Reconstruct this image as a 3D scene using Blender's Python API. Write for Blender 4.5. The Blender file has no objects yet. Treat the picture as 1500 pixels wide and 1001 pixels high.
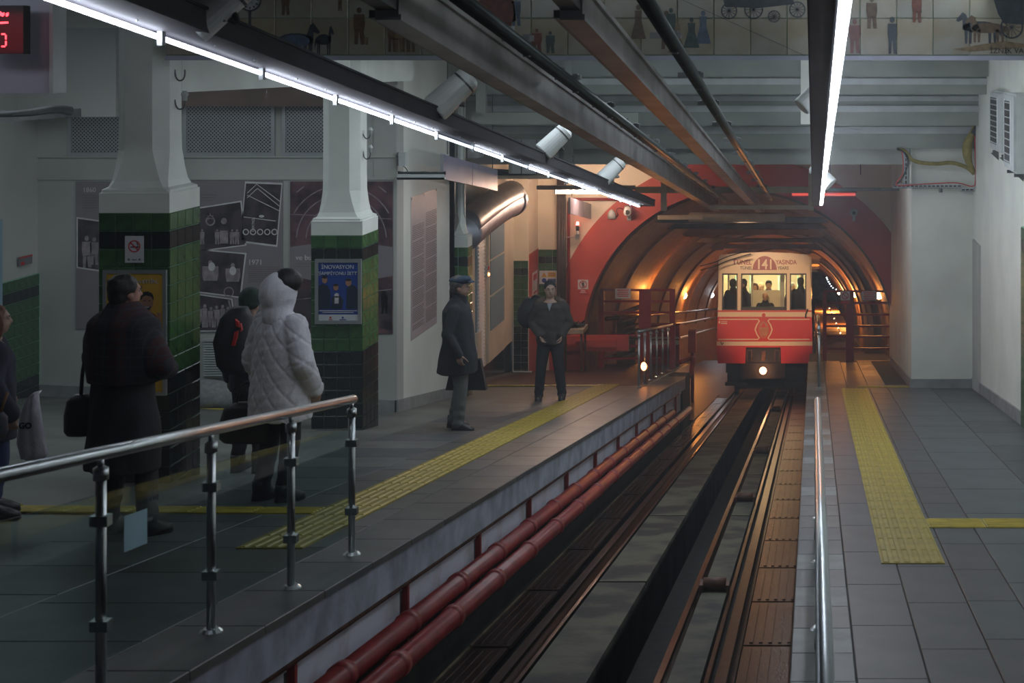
import bpy, bmesh, math, random
from mathutils import Vector, Matrix
random.seed(7)
SC = bpy.context.scene
COL = SC.collection
PI = math.pi
F = 2100.0; VX = 1192.0; HY = 88.0          # focal length and principal point in pixels of the 1500 px frame
# ---------------- camera, world, exposure ----------------
cd = bpy.data.cameras.new('camera'); cam = bpy.data.objects.new('camera', cd); COL.objects.link(cam)
cd.sensor_width = 36; cd.lens = 36*F/1500; cd.shift_x = (750-VX)/1500; cd.shift_y = -(500.5-HY)/1500
cam.location = (0, 0, 0); cam.rotation_euler = (PI/2, 0, 0)
cd.clip_end = 400; cd.clip_start = 0.05
cd.dof.use_dof = True; cd.dof.focus_distance = 26; cd.dof.aperture_fstop = 7.0
SC.camera = cam
w = bpy.data.worlds.new('world'); SC.world = w; w.use_nodes = True
bg = w.node_tree.nodes['Background']; bg.inputs[0].default_value = (0.42, 0.55, 0.75, 1); bg.inputs[1].default_value = 0.028
vs = SC.view_settings; vs.view_transform = 'Standard'; vs.look = 'None'; vs.exposure = 0.1; vs.gamma = 1.0; vs.use_curve_mapping = False
SC.cycles.use_denoising = True
SC.cycles.max_bounces = 8; SC.cycles.sample_clamp_indirect = 4.0; SC.cycles.caustics_reflective = False; SC.cycles.caustics_refractive = False

# added unseen fill lights: over the concourse, beyond the mural and above the foreground
def area_fill(loc, sx, sy, e, col=(.80,.92,1.0), rot=(0,0,0)):
    l = bpy.data.lights.new('unseen_fill', 'AREA'); l.shape = 'RECTANGLE'; l.size = sx; l.size_y = sy; l.energy = e; l.color = col
    o = bpy.data.objects.new('unseen_fill', l); COL.objects.link(o); o.location = loc; o.rotation_euler = rot; return o
area_fill((-1.4, 17.0, .36), 5.0, 5.0, 190)
area_fill((-8.0, 15.0, .36), 2.5, 5.0, 60)
area_fill((-7.5, 9.6, .86), 3.0, .4, 9, rot=(math.radians(66), 0, 0))
area_fill((0.5, 7.0, .9), 3.0, 4.0, 4)
area_fill((-1.0, 8.2, .86), 5.0, .5, 20, rot=(math.radians(70), 0, 0))
area_fill((1.3, 11.0, .8), .6, 3.0, 14, rot=(0, math.radians(65), 0))
# ---------------- geometry of the place ----------------
SL, HL = 0.1676, 1.50      # slope and drop of the left platform
SR, HR = 0.1452, 2.02      # right platform
ST, HT = 0.1676, 2.50      # track, rail top
SC_, = (0.1452,)           # lamps and trays
def zL(x, y): return -HL - SL*y + 0.045*max(0, -5.7-x)
def zR(y): return -HR - SR*y
def zT(y, h=HT): return -h - ST*y
def P(x, y, Y): return Vector(((x-VX)*Y/F, Y, (HY-y)*Y/F))

# ---------------- materials ----------------
MATS = {}
def mat(name, col, rough=0.6, metal=0.0, var=0.12, scale=6.0, bump=0.0, emit=0.0, ecol=None, alpha=None, trans=0.0, col2=None, spec=None, bscale=None, mix=(0.35, 0.65), coat=0):
    if name in MATS: return MATS[name]
    m = bpy.data.materials.new(name); m.use_nodes = True; nt = m.node_tree; N = nt.nodes; L = nt.links
    b = N['Principled BSDF']; c = (*col, 1)
    if var > 0 or col2:
        tc = N.new('ShaderNodeTexCoord'); nz = N.new('ShaderNodeTexNoise'); nz.inputs['Scale'].default_value = scale; nz.inputs['Detail'].default_value = 6
        L.new(tc.outputs['Object'], nz.inputs['Vector'])
        cr = N.new('ShaderNodeValToRGB'); cr.color_ramp.elements[0].position = mix[0]; cr.color_ramp.elements[1].position = mix[1]
        d = col2 if col2 else tuple(v*(1-var) for v in col)
        cr.color_ramp.elements[0].color = (*d, 1); cr.color_ramp.elements[1].color = (*[min(1, v*(1+var*(0 if col2 else 1))) for v in col], 1)
        L.new(nz.outputs['Fac'], cr.inputs['Fac']); L.new(cr.outputs['Color'], b.inputs['Base Color'])
        if bump > 0:
            n2 = N.new('ShaderNodeTexNoise'); n2.inputs['Scale'].default_value = bscale or scale*6; n2.inputs['Detail'].default_value = 4
            L.new(tc.outputs['Object'], n2.inputs['Vector'])
            bp = N.new('ShaderNodeBump'); bp.inputs['Strength'].default_value = bump; bp.inputs['Distance'].default_value = 0.01
            L.new(n2.outputs['Fac'], bp.inputs['Height']); L.new(bp.outputs['Normal'], b.inputs['Normal'])
    else:
        b.inputs['Base Color'].default_value = c
    b.inputs['Roughness'].default_value = rough; b.inputs['Metallic'].default_value = metal
    if spec is not None: b.inputs['Specular IOR Level'].default_value = spec
    if coat: b.inputs['Coat Weight'].default_value = coat
    if emit > 0:
        b.inputs['Emission Color'].default_value = (*(ecol or col), 1); b.inputs['Emission Strength'].default_value = emit
    if trans > 0: b.inputs['Transmission Weight'].default_value = trans
    if alpha is not None: b.inputs['Alpha'].default_value = alpha
    MATS[name] = m; return m
def glassmat(name, tint, gloss=0.12):
    m = bpy.data.materials.new(name); m.use_nodes = True; nt = m.node_tree; N = nt.nodes; L = nt.links
    N.remove(N['Principled BSDF']); o = N['Material Output']
    t = N.new('ShaderNodeBsdfTransparent'); t.inputs[0].default_value = (*tint, 1)
    g = N.new('ShaderNodeBsdfGlossy'); g.inputs['Roughness'].default_value = 0.02
    f = N.new('ShaderNodeFresnel'); f.inputs[0].default_value = 1.45
    ge = N.new('ShaderNodeNewGeometry'); mu = N.new('ShaderNodeMath'); mu.operation = 'MULTIPLY'; iv = N.new('ShaderNodeMath'); iv.operation = 'SUBTRACT'; iv.inputs[0].default_value = 1; L.new(ge.outputs['Backfacing'], iv.inputs[1]); L.new(f.outputs[0], mu.inputs[0]); L.new(iv.outputs[0], mu.inputs[1])
    x = N.new('ShaderNodeMixShader'); L.new(mu.outputs[0], x.inputs[0]); L.new(t.outputs[0], x.inputs[1]); L.new(g.outputs[0], x.inputs[2]); L.new(x.outputs[0], o.inputs[0])
    MATS[name] = m; return m
M = dict(
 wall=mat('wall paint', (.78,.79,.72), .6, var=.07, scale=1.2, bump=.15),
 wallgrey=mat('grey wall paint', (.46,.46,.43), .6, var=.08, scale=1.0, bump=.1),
 col=mat('column plaster', (.76,.78,.73), .55, var=.06, scale=2.5, bump=.2),
 cream=mat('cream wall paint', (.76,.68,.55), .55, var=.08, scale=1.5, bump=.1),
 board=mat('lavender board', (.50,.49,.60), .5, var=.04, scale=1),
 base=mat('baseboard stone', (.28,.29,.29), .5, var=.2, scale=5),
 g1=mat('green glazed tile', (.042,.115,.038), .16, var=.3, scale=9, bump=.05),
 g2=mat('mid green glazed tile', (.055,.145,.045), .16, var=.25, scale=9, bump=.05),
 g3=mat('deep green glazed tile', (.032,.092,.034), .16, var=.3, scale=9, bump=.05),
 blk=mat('black glazed tile', (.012,.018,.018), .14, var=.3, scale=9, bump=.05),
 grout=mat('pale green grout', (.22,.42,.30), .7, var=.1, scale=8),
 floorL=mat('left platform stone', (.135,.14,.125), .42, var=.3, scale=1.3, bump=.1, bscale=30),
 slabA=mat('grey slab', (.11,.11,.105), .4, var=.22, scale=3, bump=.1, bscale=40),
 slabB=mat('brown grey slab', (.088,.082,.076), .4, var=.22, scale=3, bump=.1, bscale=40),
 slabC=mat('dark slab', (.068,.073,.08), .42, var=.2, scale=3, bump=.1, bscale=40),
 slabD=mat('purplish slab', (.075,.068,.072), .42, var=.2, scale=3, bump=.1, bscale=40),
 slabE=mat('bluish slab', (.082,.092,.098), .4, var=.2, scale=2, bump=.1, bscale=40),
 coping=mat('coping stone', (.20,.215,.215), .45, var=.2, scale=5, bump=.1, bscale=40),
 joint=mat('joint mortar', (.04,.04,.04), .8, var=.2, scale=8),
 edge=mat('concrete edge', (.33,.35,.42), .6, var=.3, scale=4, bump=.3),
 yel=mat('yellow tactile rubber', (.34,.26,.03), .45, var=.18, scale=6),
 yelb=mat('bright yellow tactile', (.46,.35,.03), .45, var=.2, scale=6),
 ballast=mat('track ballast', (.016,.014,.013), .85, var=.5, scale=7, bump=1, bscale=25),
 conc=mat('track concrete', (.085,.083,.052), .7, var=.0, scale=2.2, bump=.5, bscale=20, col2=(.014,.013,.012), mix=(.4,.55)),
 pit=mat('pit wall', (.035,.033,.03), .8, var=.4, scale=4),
 rail=mat('rail steel', (.13,.085,.065), .25, 1, var=.3, scale=12),
 rust=mat('rusty steel', (.12,.055,.035), .5, .4, var=.4, scale=8, bump=.3),
 plate=mat('wet brown steel plate', (.034,.013,.006), .22, .5, var=.4, scale=5, bump=.4, bscale=35),
 wet=mat('wet reddish floor', (.075,.035,.022), .42, var=.4, scale=3, bump=.25, bscale=14),
 redpipe=mat('red pipe paint', (.27,.03,.03), .35, var=.2, scale=6),
 redpaint=mat('red wall paint', (.50,.075,.055), .5, var=.08, scale=1.5),
 redmetal=mat('red gate paint', (.28,.02,.018), .4, var=.12, scale=9),
 steel=mat('brushed stainless steel', (.62,.66,.68), .28, 1, var=.05, scale=20),
 steeld=mat('dark galvanised steel', (.16,.16,.165), .4, .6, var=.25, scale=4),
 tray=mat('tray steel', (.36,.34,.34), .42, .7, var=.25, scale=2.5),
 housing=mat('fixture housing', (.045,.042,.05), .75, .0, var=.15, scale=5),
 pipe=mat('dark conduit', (.035,.045,.045), .35, .3, var=.2, scale=6),
 black=mat('black plastic', (.02,.02,.022), .5, var=.2, scale=10),
 white=mat('white enamel', (.9,.92,.92), .35, var=.04, scale=6),
 offwhite=mat('off white plastic', (.55,.58,.58), .4, var=.06, scale=6),
 blue=mat('blue door paint', (.22,.34,.42), .5, var=.06, scale=3),
 brick=mat('tunnel lining', (.17,.095,.055), .6, var=.35, scale=3.5, bump=.8, bscale=9),
 rib=mat('tunnel rib', (.22,.13,.075), .62, var=.3, scale=5, bump=.4),
 beamw=mat('cream steel beam', (.50,.40,.27), .5, var=.12, scale=4),
 silver=mat('foil duct', (.38,.39,.45), .5, .8, var=.15, scale=5, bump=.6, bscale=12),
 ylw=mat('mustard hose', (.30,.24,.05), .6, var=.2, scale=14, bump=.4),
 glass=glassmat('panel glass', (.80,.88,.88)), pane=glassmat('train pane', (.96,.98,.96)),
)
def em(name, col, s, base=(.8,.8,.8)):
    return mat(name, base, .4, var=0, emit=s, ecol=col)
M['tube'] = em('lit tube', (.80,.87,1.0), 22)
M['tubedim'] = em('weak tube', (.72,.82,1.0), 2.6)
M['tubewarm'] = em('warm tube', (1.0,.68,.48), 170)
M['tubered'] = em('red tube', (1.0,.07,.045), .7)
M['sodium'] = em('sodium lamp glass', (1.0,.50,.16), 60)
M['sodium2'] = em('small sodium lamp glass', (1.0,.6,.3), 6)
M['headlamp'] = em('headlamp glass', (1.0,.40,.20), 9)
M['led'] = em('red led', (1.0,.02,.035), 3.5)
M['coldlamp'] = em('cold lamp glass', (.75,.88,1.0), 9)

# ---------------- mesh helpers ----------------
def BM(): return bmesh.new()
def quadbox(bm, pts):
    vs_ = [bm.verts.new(p) for p in pts]
    for f in ((0,3,2,1),(4,5,6,7),(0,1,5,4),(1,2,6,5),(2,3,7,6),(3,0,4,7)): bm.faces.new([vs_[i] for i in f])
def box(bm, x0, x1, y0, y1, z0, z1):
    x0, x1 = min(x0,x1), max(x0,x1); y0, y1 = min(y0,y1), max(y0,y1); z0, z1 = min(z0,z1), max(z0,z1)
    quadbox(bm, [(x0,y0,z0),(x1,y0,z0),(x1,y1,z0),(x0,y1,z0),(x0,y0,z1),(x1,y0,z1),(x1,y1,z1),(x0,y1,z1)])
def sbox(bm, x0, x1, y0, y1, h0, h1, s):        # box whose top and bottom follow a slope; h is the drop below eye level at y=0
    a, b = max(h0,h1), min(h0,h1)
    g = lambda x, y, h: (x, y, -h-s*y)
    quadbox(bm, [g(x0,y0,a),g(x1,y0,a),g(x1,y1,a),g(x0,y1,a),g(x0,y0,b),g(x1,y0,b),g(x1,y1,b),g(x0,y1,b)])
def rot_to(d):
    return Vector(d).normalized().to_track_quat('Z', 'Y').to_matrix()
def tube(bm, p0, p1, r0, r1=None, n=12, cap=True):
    if r1 is None: r1 = r0
    p0, p1 = Vector(p0), Vector(p1); R = rot_to(p1-p0); a = []; b = []
    for i in range(n):
        t = 2*PI*i/n; v = R @ Vector((math.cos(t), math.sin(t), 0)); a.append(bm.verts.new(p0+v*r0)); b.append(bm.verts.new(p1+v*r1))
    for i in range(n): bm.faces.new((a[i], a[(i+1)%n], b[(i+1)%n], b[i]))
    if cap: bm.faces.new(a[::-1]); bm.faces.new(b)
def path(bm, pts, r, n=8):
    pts = [Vector(p) for p in pts]; rings = []
    for k, p in enumerate(pts):
        d = (pts[min(k+1,len(pts)-1)]-pts[max(k-1,0)]); R = rot_to(d); rr = r[k] if isinstance(r, (list,tuple)) else r
        if k and rings:
            pass
        rings.append([bm.verts.new(p+R@Vector((math.cos(2*PI*i/n), math.sin(2*PI*i/n), 0))*rr) for i in range(n)])
    for a, b in zip(rings, rings[1:]):
        # match the nearest start vertex to avoid twisting
        o = min(range(n), key=lambda q: (a[0].co-b[q].co).length)
        for i in range(n): bm.faces.new((a[i], a[(i+1)%n], b[(i+1+o)%n], b[(i+o)%n]))
    bm.faces.new(rings[0][::-1]); bm.faces.new(rings[-1])
def smoothpts(pts, k=6):
    pts = [Vector(p) for p in pts]; out = []
    for i in range(len(pts)-1):
        p0, p1, p2, p3 = pts[max(i-1,0)], pts[i], pts[i+1], pts[min(i+2,len(pts)-1)]
        for j in range(k):
            t = j/k; out.append(0.5*((2*p1)+(p2-p0)*t+(2*p0-5*p1+4*p2-p3)*t*t+(3*p1-p0-3*p2+p3)*t**3))
    return out+[pts[-1]]
def ell(bm, c, r, R=None, seg=14, ring=9):
    mt = Matrix.Translation(Vector(c)) @ (R.to_4x4() if R else Matrix.Identity(4)) @ Matrix.Diagonal((*r, 1))
    bmesh.ops.create_uvsphere(bm, u_segments=seg, v_segments=ring, radius=1, matrix=mt)
def loft(bm, rings, n=20, p=2.3):               # rings: (cx, cy, z, rx, ry)
    rs = []
    for (cx, cy, z, rx, ry) in rings:
        R = []
        for i in range(n):
            t = 2*PI*i/n; c, s = math.cos(t), math.sin(t)
            R.append(bm.verts.new((cx+rx*math.copysign(abs(c)**(2/p), c), cy+ry*math.copysign(abs(s)**(2/p), s), z)))
        rs.append(R)
    for a, b in zip(rs, rs[1:]):
        for i in range(n): bm.faces.new((a[i], a[(i+1)%n], b[(i+1)%n], b[i]))
    bm.faces.new(rs[0][::-1]); bm.faces.new(rs[-1])
def prism(bm, pts, d):                          # polygon of 3-D points extruded by vector d
    d = Vector(d); a = [bm.verts.new(p) for p in pts]; b = [bm.verts.new(Vector(p)+d) for p in pts]; n = len(pts)
    bm.faces.new(a[::-1]); bm.faces.new(b)
    for i in range(n): bm.faces.new((a[i], a[(i+1)%n], b[(i+1)%n], b[i]))
def mesh_of(bm, m, smooth=False):
    bmesh.ops.recalc_face_normals(bm, faces=bm.faces)
    me = bpy.data.meshes.new('mesh'); bm.to_mesh(me); bm.free()
    if m: me.materials.append(m)
    if smooth:
        for p in me.polygons: p.use_smooth = True
    return me
def wloc(o):
    v = Vector((0,0,0))
    while o: v += o.location; o = o.parent
    return v
def obj(name, bm, m, parent=None, smooth=False, local=False, label=None):
    if parent and not local: bmesh.ops.translate(bm, verts=bm.verts, vec=-wloc(parent))
    me = mesh_of(bm, m, smooth); me.name = name
    o = bpy.data.objects.new(name, me); COL.objects.link(o)
    if parent: o.parent = parent
    if label: o['label'] = label
    return o
def inst(name, me, parent, wp, rotz=0):
    o = bpy.data.objects.new(name, me); COL.objects.link(o); o.parent = parent; o.location = Vector(wp)-wloc(parent); o.rotation_euler.z = rotz; return o
def tag(o, label, cat, group=None, kind=None):
    o['label'] = label; o['category'] = cat
    if group: o['group'] = group
    if kind: o['kind'] = kind
    return o
def thing(name, label, cat, loc, group=None, kind=None):
    o = bpy.data.objects.new(name, None); COL.objects.link(o); o.location = loc; o.empty_display_size = .1
    return tag(o, label, cat, group, kind)
def struct(name, bm, m, label=None, smooth=False, parent=None):
    o = obj(name, bm, m, parent, smooth)
    if not parent: o['kind'] = 'structure'
    if label: o['label'] = label
    return o
def sthing(name, loc, label=None):
    o = bpy.data.objects.new(name, None); COL.objects.link(o); o.location = loc; o['kind'] = 'structure'
    if label: o['label'] = label
    return o
def text(s, size, m, parent, pos, align='CENTER', face='front', name='lettering', ext=.002, sx=1.0, bold=0):
    cu = bpy.data.curves.new('t', 'FONT'); cu.body = s; cu.size = size; cu.align_x = align; cu.extrude = ext; cu.offset = bold; cu.resolution_u = 3
    t = bpy.data.objects.new('t', cu); COL.objects.link(t); dg = bpy.context.evaluated_depsgraph_get()
    me = bpy.data.meshes.new_from_object(t.evaluated_get(dg)); bpy.data.objects.remove(t); bpy.data.curves.remove(cu)
    if face == 'front': R = Matrix.Rotation(PI/2, 4, 'X')
    else: R = Matrix.Rotation(PI/2, 4, 'Z') @ Matrix.Rotation(PI/2, 4, 'X')   # faces +X, reads along +Y
    me.transform(R @ Matrix.Diagonal((sx, 1, 1, 1))); me.materials.clear(); me.materials.append(m); me.name = name
    o = bpy.data.objects.new(name, me); COL.objects.link(o); o.parent = parent; o.location = Vector(pos)-(wloc(parent) if parent else Vector())
    return o
def flat(bm, pts, Y, d=.002):                   # polygon given by where it stands on the frontal plane at depth Y
    prism(bm, [P(x, y, Y) for x, y in pts], (0, d, 0))
def rect(x0, y0, x1, y1): return [(x0,y0),(x1,y0),(x1,y1),(x0,y1)]
def disc(cx, cy, r, n=16, ry=None): return [(cx+r*math.cos(2*PI*i/n), cy+(ry or r)*math.sin(2*PI*i/n)) for i in range(n)]
def ring2(bm, cx, cy, r0, r1, Y, n=24, d=.002):
    for i in range(n):
        a, b = 2*PI*i/n, 2*PI*(i+1)/n
        flat(bm, [(cx+r0*math.cos(a),cy+r0*math.sin(a)),(cx+r1*math.cos(a),cy+r1*math.sin(a)),(cx+r1*math.cos(b),cy+r1*math.sin(b)),(cx+r0*math.cos(b),cy+r0*math.sin(b))], Y, d)
def line2(bm, a, b, w_, Y, d=.002):
    ax, ay = a; bx, by = b; L_ = math.hypot(bx-ax, by-ay) or 1; nx, ny = -(by-ay)/L_*w_/2, (bx-ax)/L_*w_/2
    flat(bm, [(ax+nx,ay+ny),(bx+nx,by+ny),(bx-nx,by-ny),(ax-nx,ay-ny)], Y, d)
def fig2(bm, cx, yb, h, Y, w_=.26, skirt=False, legs=True, d=.002, head=True, lean=0):   # a small painted figure
    wd = h*w_; yt = yb-h
    if head: flat(bm, disc(cx+lean*h, yt+h*.075, h*.07, 10, h*.085), Y, d)
    if skirt: flat(bm, [(cx-wd*.35+lean*h,yt+h*.17),(cx+wd*.35+lean*h,yt+h*.17),(cx+wd*.3,yt+h*.45),(cx+wd*.75,yb),(cx-wd*.75,yb),(cx-wd*.3,yt+h*.45)], Y, d)
    else:
        flat(bm, [(cx-wd*.5+lean*h,yt+h*.18),(cx+wd*.5+lean*h,yt+h*.18),(cx+wd*.52,yt+h*.45),(cx+wd*.42,yt+h*.64),(cx-wd*.42,yt+h*.64),(cx-wd*.52,yt+h*.45)], Y, d)
        if legs:
            flat(bm, [(cx-wd*.4,yt+h*.62),(cx-wd*.03,yt+h*.62),(cx-wd*.12,yb),(cx-wd*.42,yb)], Y, d)
            flat(bm, [(cx+wd*.03,yt+h*.62),(cx+wd*.4,yt+h*.62),(cx+wd*.5,yb),(cx+wd*.15,yb)], Y, d)
# =================== THE SETTING ===================
Y0 = 2.0; YA = 30.6; YP = 30.0
XW = 2.69                      # right wall
# left platform slab with its grid (the floor rises a little to the far left)
bm = BM(); xs = [-12, -9, -7.5, -5.7, -2.95]; ys = [Y0-4+i*2 for i in range(18)] + [34.0]
g = [[bm.verts.new((x, y, zL(x, y)-.012)) for y in ys] for x in xs]
for i in range(len(xs)-1):
    for j in range(len(ys)-1): bm.faces.new((g[i][j], g[i+1][j], g[i+1][j+1], g[i][j+1]))
r = bmesh.ops.extrude_face_region(bm, geom=bm.faces[:]); bmesh.ops.translate(bm, verts=[v for v in r['geom'] if isinstance(v, bmesh.types.BMVert)], vec=(0,0,-.35))
fl = struct('floor', bm, M['floorL'], 'grey stone floor of the left platform')
# large slabs of the left platform, band nearest the edge
def slabmesh(x0, x1, d, s, th, m, gap=.0035):
    bm = BM(); c = .004; hx = (x1-x0)/2-gap; hy = d/2-gap
    b0 = [(-hx,-hy),(hx,-hy),(hx,hy),(-hx,hy)]; b1 = [(-hx+c,-hy+c),(hx-c,-hy+c),(hx-c,hy-c),(-hx+c,hy-c)]
    quadbox(bm, [(x, y, -th-s*y) for x, y in b0]+[(x, y, -c-s*y) for x, y in b0])
    top = [f for f in bm.faces if f.normal.z > .5 or all(abs(v.co.z+c+s*v.co.y) < 1e-5 for v in f.verts)]
    tv = [bm.verts.new((x, y, -s*y)) for x, y in b1]
    bv = [v for v in bm.verts if abs(v.co.z+c+s*v.co.y) < 1e-6 and v not in tv]
    for f in [f for f in bm.faces if all(v in bv for v in f.verts)]: bm.faces.remove(f)
    o = sorted(bv, key=lambda v: math.atan2(v.co.y, v.co.x)); t = sorted(tv, key=lambda v: math.atan2(v.co.y, v.co.x))
    for i in range(4): bm.faces.new((o[i], o[(i+1)%4], t[(i+1)%4], t[i]))
    bm.faces.new(t)
    return mesh_of(bm, m)
def lay(parent, name, x0, x1, ya, yb, d, zf, s, mats, th=.04, shift=0.0, lift=0.0):
    mes = [slabmesh(x0, x1, d, s, th, m) for m in mats]; y = ya+d/2+shift
    while y < yb:
        inst(name, random.choice(mes), parent, ((x0+x1)/2, y, zf(y)+lift)); y += d
fls = sthing('floor', (-4, 15, zL(-4, 15)), 'paved strip along the edge of the left platform')
cop = [M['slabA'], M['slabE'], M['slabA'], M['slabB']]
lay(fls, 'coping_slab', -2.95, -2.52, 1.0, 28.6, .8, lambda y: zL(-3, y), SL, cop)
lay(fls, 'floor_slab', -3.85, -2.95, 1.0, 29.4, .8, lambda y: zL(-3, y), SL, [M['slabA'], M['slabB'], M['slabA']], shift=-.3, lift=-.0, th=.011)
lay(fls, 'floor_slab', -4.75, -3.85, 1.0, 29.4, .8, lambda y: zL(-3, y), SL, [M['slabB'], M['slabC'], M['slabA']], shift=-.1, lift=-.0, th=.011)
# platform edge beam, recessed wall below and its white panels
bm = BM(); sbox(bm, -2.95, -2.545, -1, 28.4, HL+.04, HL+.26, SL)
struct('trim_1', bm, M['edge'], 'rough blue grey concrete edge beam of the left platform')
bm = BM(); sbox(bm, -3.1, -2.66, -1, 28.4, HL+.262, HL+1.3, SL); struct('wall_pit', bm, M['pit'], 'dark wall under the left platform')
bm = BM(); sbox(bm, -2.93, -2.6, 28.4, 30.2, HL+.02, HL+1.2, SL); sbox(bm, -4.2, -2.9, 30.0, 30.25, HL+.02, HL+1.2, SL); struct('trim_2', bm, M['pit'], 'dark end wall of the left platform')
pn = sthing('wall_panelling', (-2.9, 12, -4), 'white panels under the left platform edge')
me = None
for k in range(14):
    y = 2.2+k*2.0
    bm = BM(); sbox(bm, -2.66, -2.64, -.94, .94, .0, .36, SL); sbox(bm, -2.64, -2.625, -.94, .94, -.01, .03, SL)
    if me is None: me = mesh_of(bm, mat('white chipped panel', (.72,.75,.86), .45, var=.15, scale=3, col2=(.45,.46,.48), mix=(.28,.5)))
    else: bm.free()
    inst('wall_panel', me, pn, (0, y, -1.82-SL*y))
pp = thing('bracket_row', 'dark red steel upright brackets between the white panels under the platform', 'bracket', (-2.88, 12, -4))
bm = BM(); sbox(bm, -2.64, -2.60, -.02, .02, 0, .42, SL); me = mesh_of(bm, M['redmetal'])
for k in range(14): inst('bracket', me, pp, (0, 3.2+k*2.0, -1.80-SL*(3.2+k*2.0)))
# track bed
bm = BM(); sbox(bm, -3.1, -.12, -1, 70, 2.62, 3.3, ST)
# slot cut as separate bed pieces
bm.free(); bm = BM()
sbox(bm, -3.1, -1.52, -1, 29.9, 2.64, 3.4, ST); sbox(bm, -1.08, -.12, -1, 60, 2.64, 3.4, ST); sbox(bm, -1.52, -1.08, -1, 60, 3.1, 3.4, ST); sbox(bm, -3.6, -1.52, 29.9, 60, 2.64, 3.4, ST)
struct('floor_trackbed', bm, M['ballast'], 'dark ballast bed of the track')
bm = BM(); sbox(bm, -3.05, -2.5, 29.9, 38, 2.50, 2.66, ST); sbox(bm, -4.6, -2.2, 30.3, 60, 2.52, 2.66, ST)
struct('floor_wet', bm, M['wet'], 'wet reddish concrete beside the train')
# wet red floor before the arch on the left
bm = BM(); sbox(bm, -7.5, -3.02, 25.2, 33.5, HL-.004, HL+.05, SL); struct('floor_landing', bm, M['wet'], 'wet red brown floor before the left gate')
# right platform
bm = BM(); sbox(bm, -.12, XW+.3, -2, 31, HR+.012, HR+.5, SR); sbox(bm, -.12, -.08, -2, 31, HR+.012, HR+1.4, SR)
sbox(bm, -.1, 1.7, 31, 34, HR+.012, HR+.5, SR)
struct('floor', bm, M['joint'], 'bed of the right platform')
fr = sthing('floor', (1.2, 12, zR(12)), 'stone paving of the right platform')
zr = lambda y: zR(y)
lay(fr, 'coping_stone', -.12, .21, 4.4, 31, .52, zr, SR, [M['coping'], M['slabE'], M['coping'], M['slabA']], th=.012)
lay(fr, 'floor_slab', .21, .565, 3.9, 31, 1.05, zr, SR, [M['slabD'], M['slabC']], th=.012)
lay(fr, 'floor_slab', .565, .93, 3.9, 31, 1.05, zr, SR, [M['slabC'], M['slabD']], th=.012, shift=-.5)
lay(fr, 'floor_slab', .93, 1.245, 4.2, 31, .9, zr, SR, [M['slabD'], M['slabC']], th=.012)
lay(fr, 'floor_slab', 1.245, 1.97, 4.0, 24.2, 1.3, zr, SR, [M['slabE']], th=.012)
lay(fr, 'floor_slab', 1.97, XW, 4.6, 24.2, 1.3, zr, SR, [M['slabE'], M['slabE'], M['slabC']], th=.012)
# tactile strips: ribbed rubber tiles
def tactile(w_, d, s, m, along=True, n=6):
    bm = BM(); sbox(bm, -w_/2, w_/2, -d/2, d/2, -.006, 0.006, s)
    for i in range(n):
        if along:
            c = -w_/2+(i+.5)*w_/n; a, b_ = w_/n*.34, w_/n*.18
            g = lambda x, y, h: (x, y, h-s*y)
            quadbox(bm, [g(c-a,-d/2+.01,.006),g(c+a,-d/2+.01,.006),g(c+a,d/2-.01,.006),g(c-a,d/2-.01,.006),g(c-b_,-d/2+.02,.013),g(c+b_,-d/2+.02,.013),g(c+b_,d/2-.02,.013),g(c-b_,d/2-.02,.013)])
        else:
            c = -d/2+(i+.5)*d/n; a = d/n*.3; g = lambda x, y, h: (x, y, h-s*y)
            quadbox(bm, [g(-w_/2+.01,c-a,.006),g(w_/2-.01,c-a,.006),g(w_/2-.01,c+a,.006),g(-w_/2+.01,c+a,.006),g(-w_/2+.02,c-a*.5,.013),g(w_/2-.02,c-a*.5,.013),g(w_/2-.02,c+a*.5,.013),g(-w_/2+.02,c+a*.5,.013)])
    return mesh_of(bm, m)
t = thing('tactile_paving', 'broad yellow ribbed guiding strip running along the right platform', 'tactile strip', (.68, 10, zR(10)))
me = tactile(.434, .43, SR, M['yel'])
for k in range(33): inst('tactile_tile', me, t, (.678, 10.0+k*.43, zR(10.0+k*.43)))
t = thing('tactile_paving', 'yellow strip crossing the right platform toward the right wall', 'tactile strip', (1.8, 11.3, zR(11.3)))
me = tactile(.445, .38, SR, M['yelb'], False, 5)
for k in range(4): inst('tactile_tile', me, t, (1.12+k*.45, 11.33, zR(11.33)))
t = thing('tactile_paving', 'narrow yellow strip across the right platform before the gate', 'tactile strip', (1.2, 24.3, zR(24.3)))
me = tactile(.43, .2, SR, M['yel'], False, 3)
for k in range(3): inst('tactile_tile', me, t, (.95+k*.44, 24.35, zR(24.35)))
t = thing('tactile_paving', 'broad yellow ribbed guiding strip running along the left platform', 'tactile strip', (-3.5, 10, zL(-3.5, 10)))
me = tactile(.40, .43, SL, M['yel'])
for k in range(39):
    y = 8.85+k*.43; inst('tactile_tile', me, t, (-3.28-.021*(y-8.6), y, zL(-3.5, y)+.003), .021)
t = thing('tactile_paving', 'yellow strip crossing the left platform behind the glass railing', 'tactile strip', (-5.2, 10.3, zL(-5.2, 10.3)))
me = tactile(.445, .27, SL, M['yelb'], False, 4)
for k in range(9): x = -3.72-k*.45; inst('tactile_tile', me, t, (x, 10.18+.02*k, zL(x, 10.18+.02*k)+.003))
t = thing('tactile_paving', 'thin yellow dotted strip at the edge of the wet red floor', 'tactile strip', (-5, 25.1, zL(-5, 25.1)))
me = tactile(.43, .22, SL, M['yel'], False, 2)
for k in range(6): inst('tactile_tile', me, t, (-3.95-k*.44, 25.1, zL(-4, 25.1)+.004))

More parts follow.
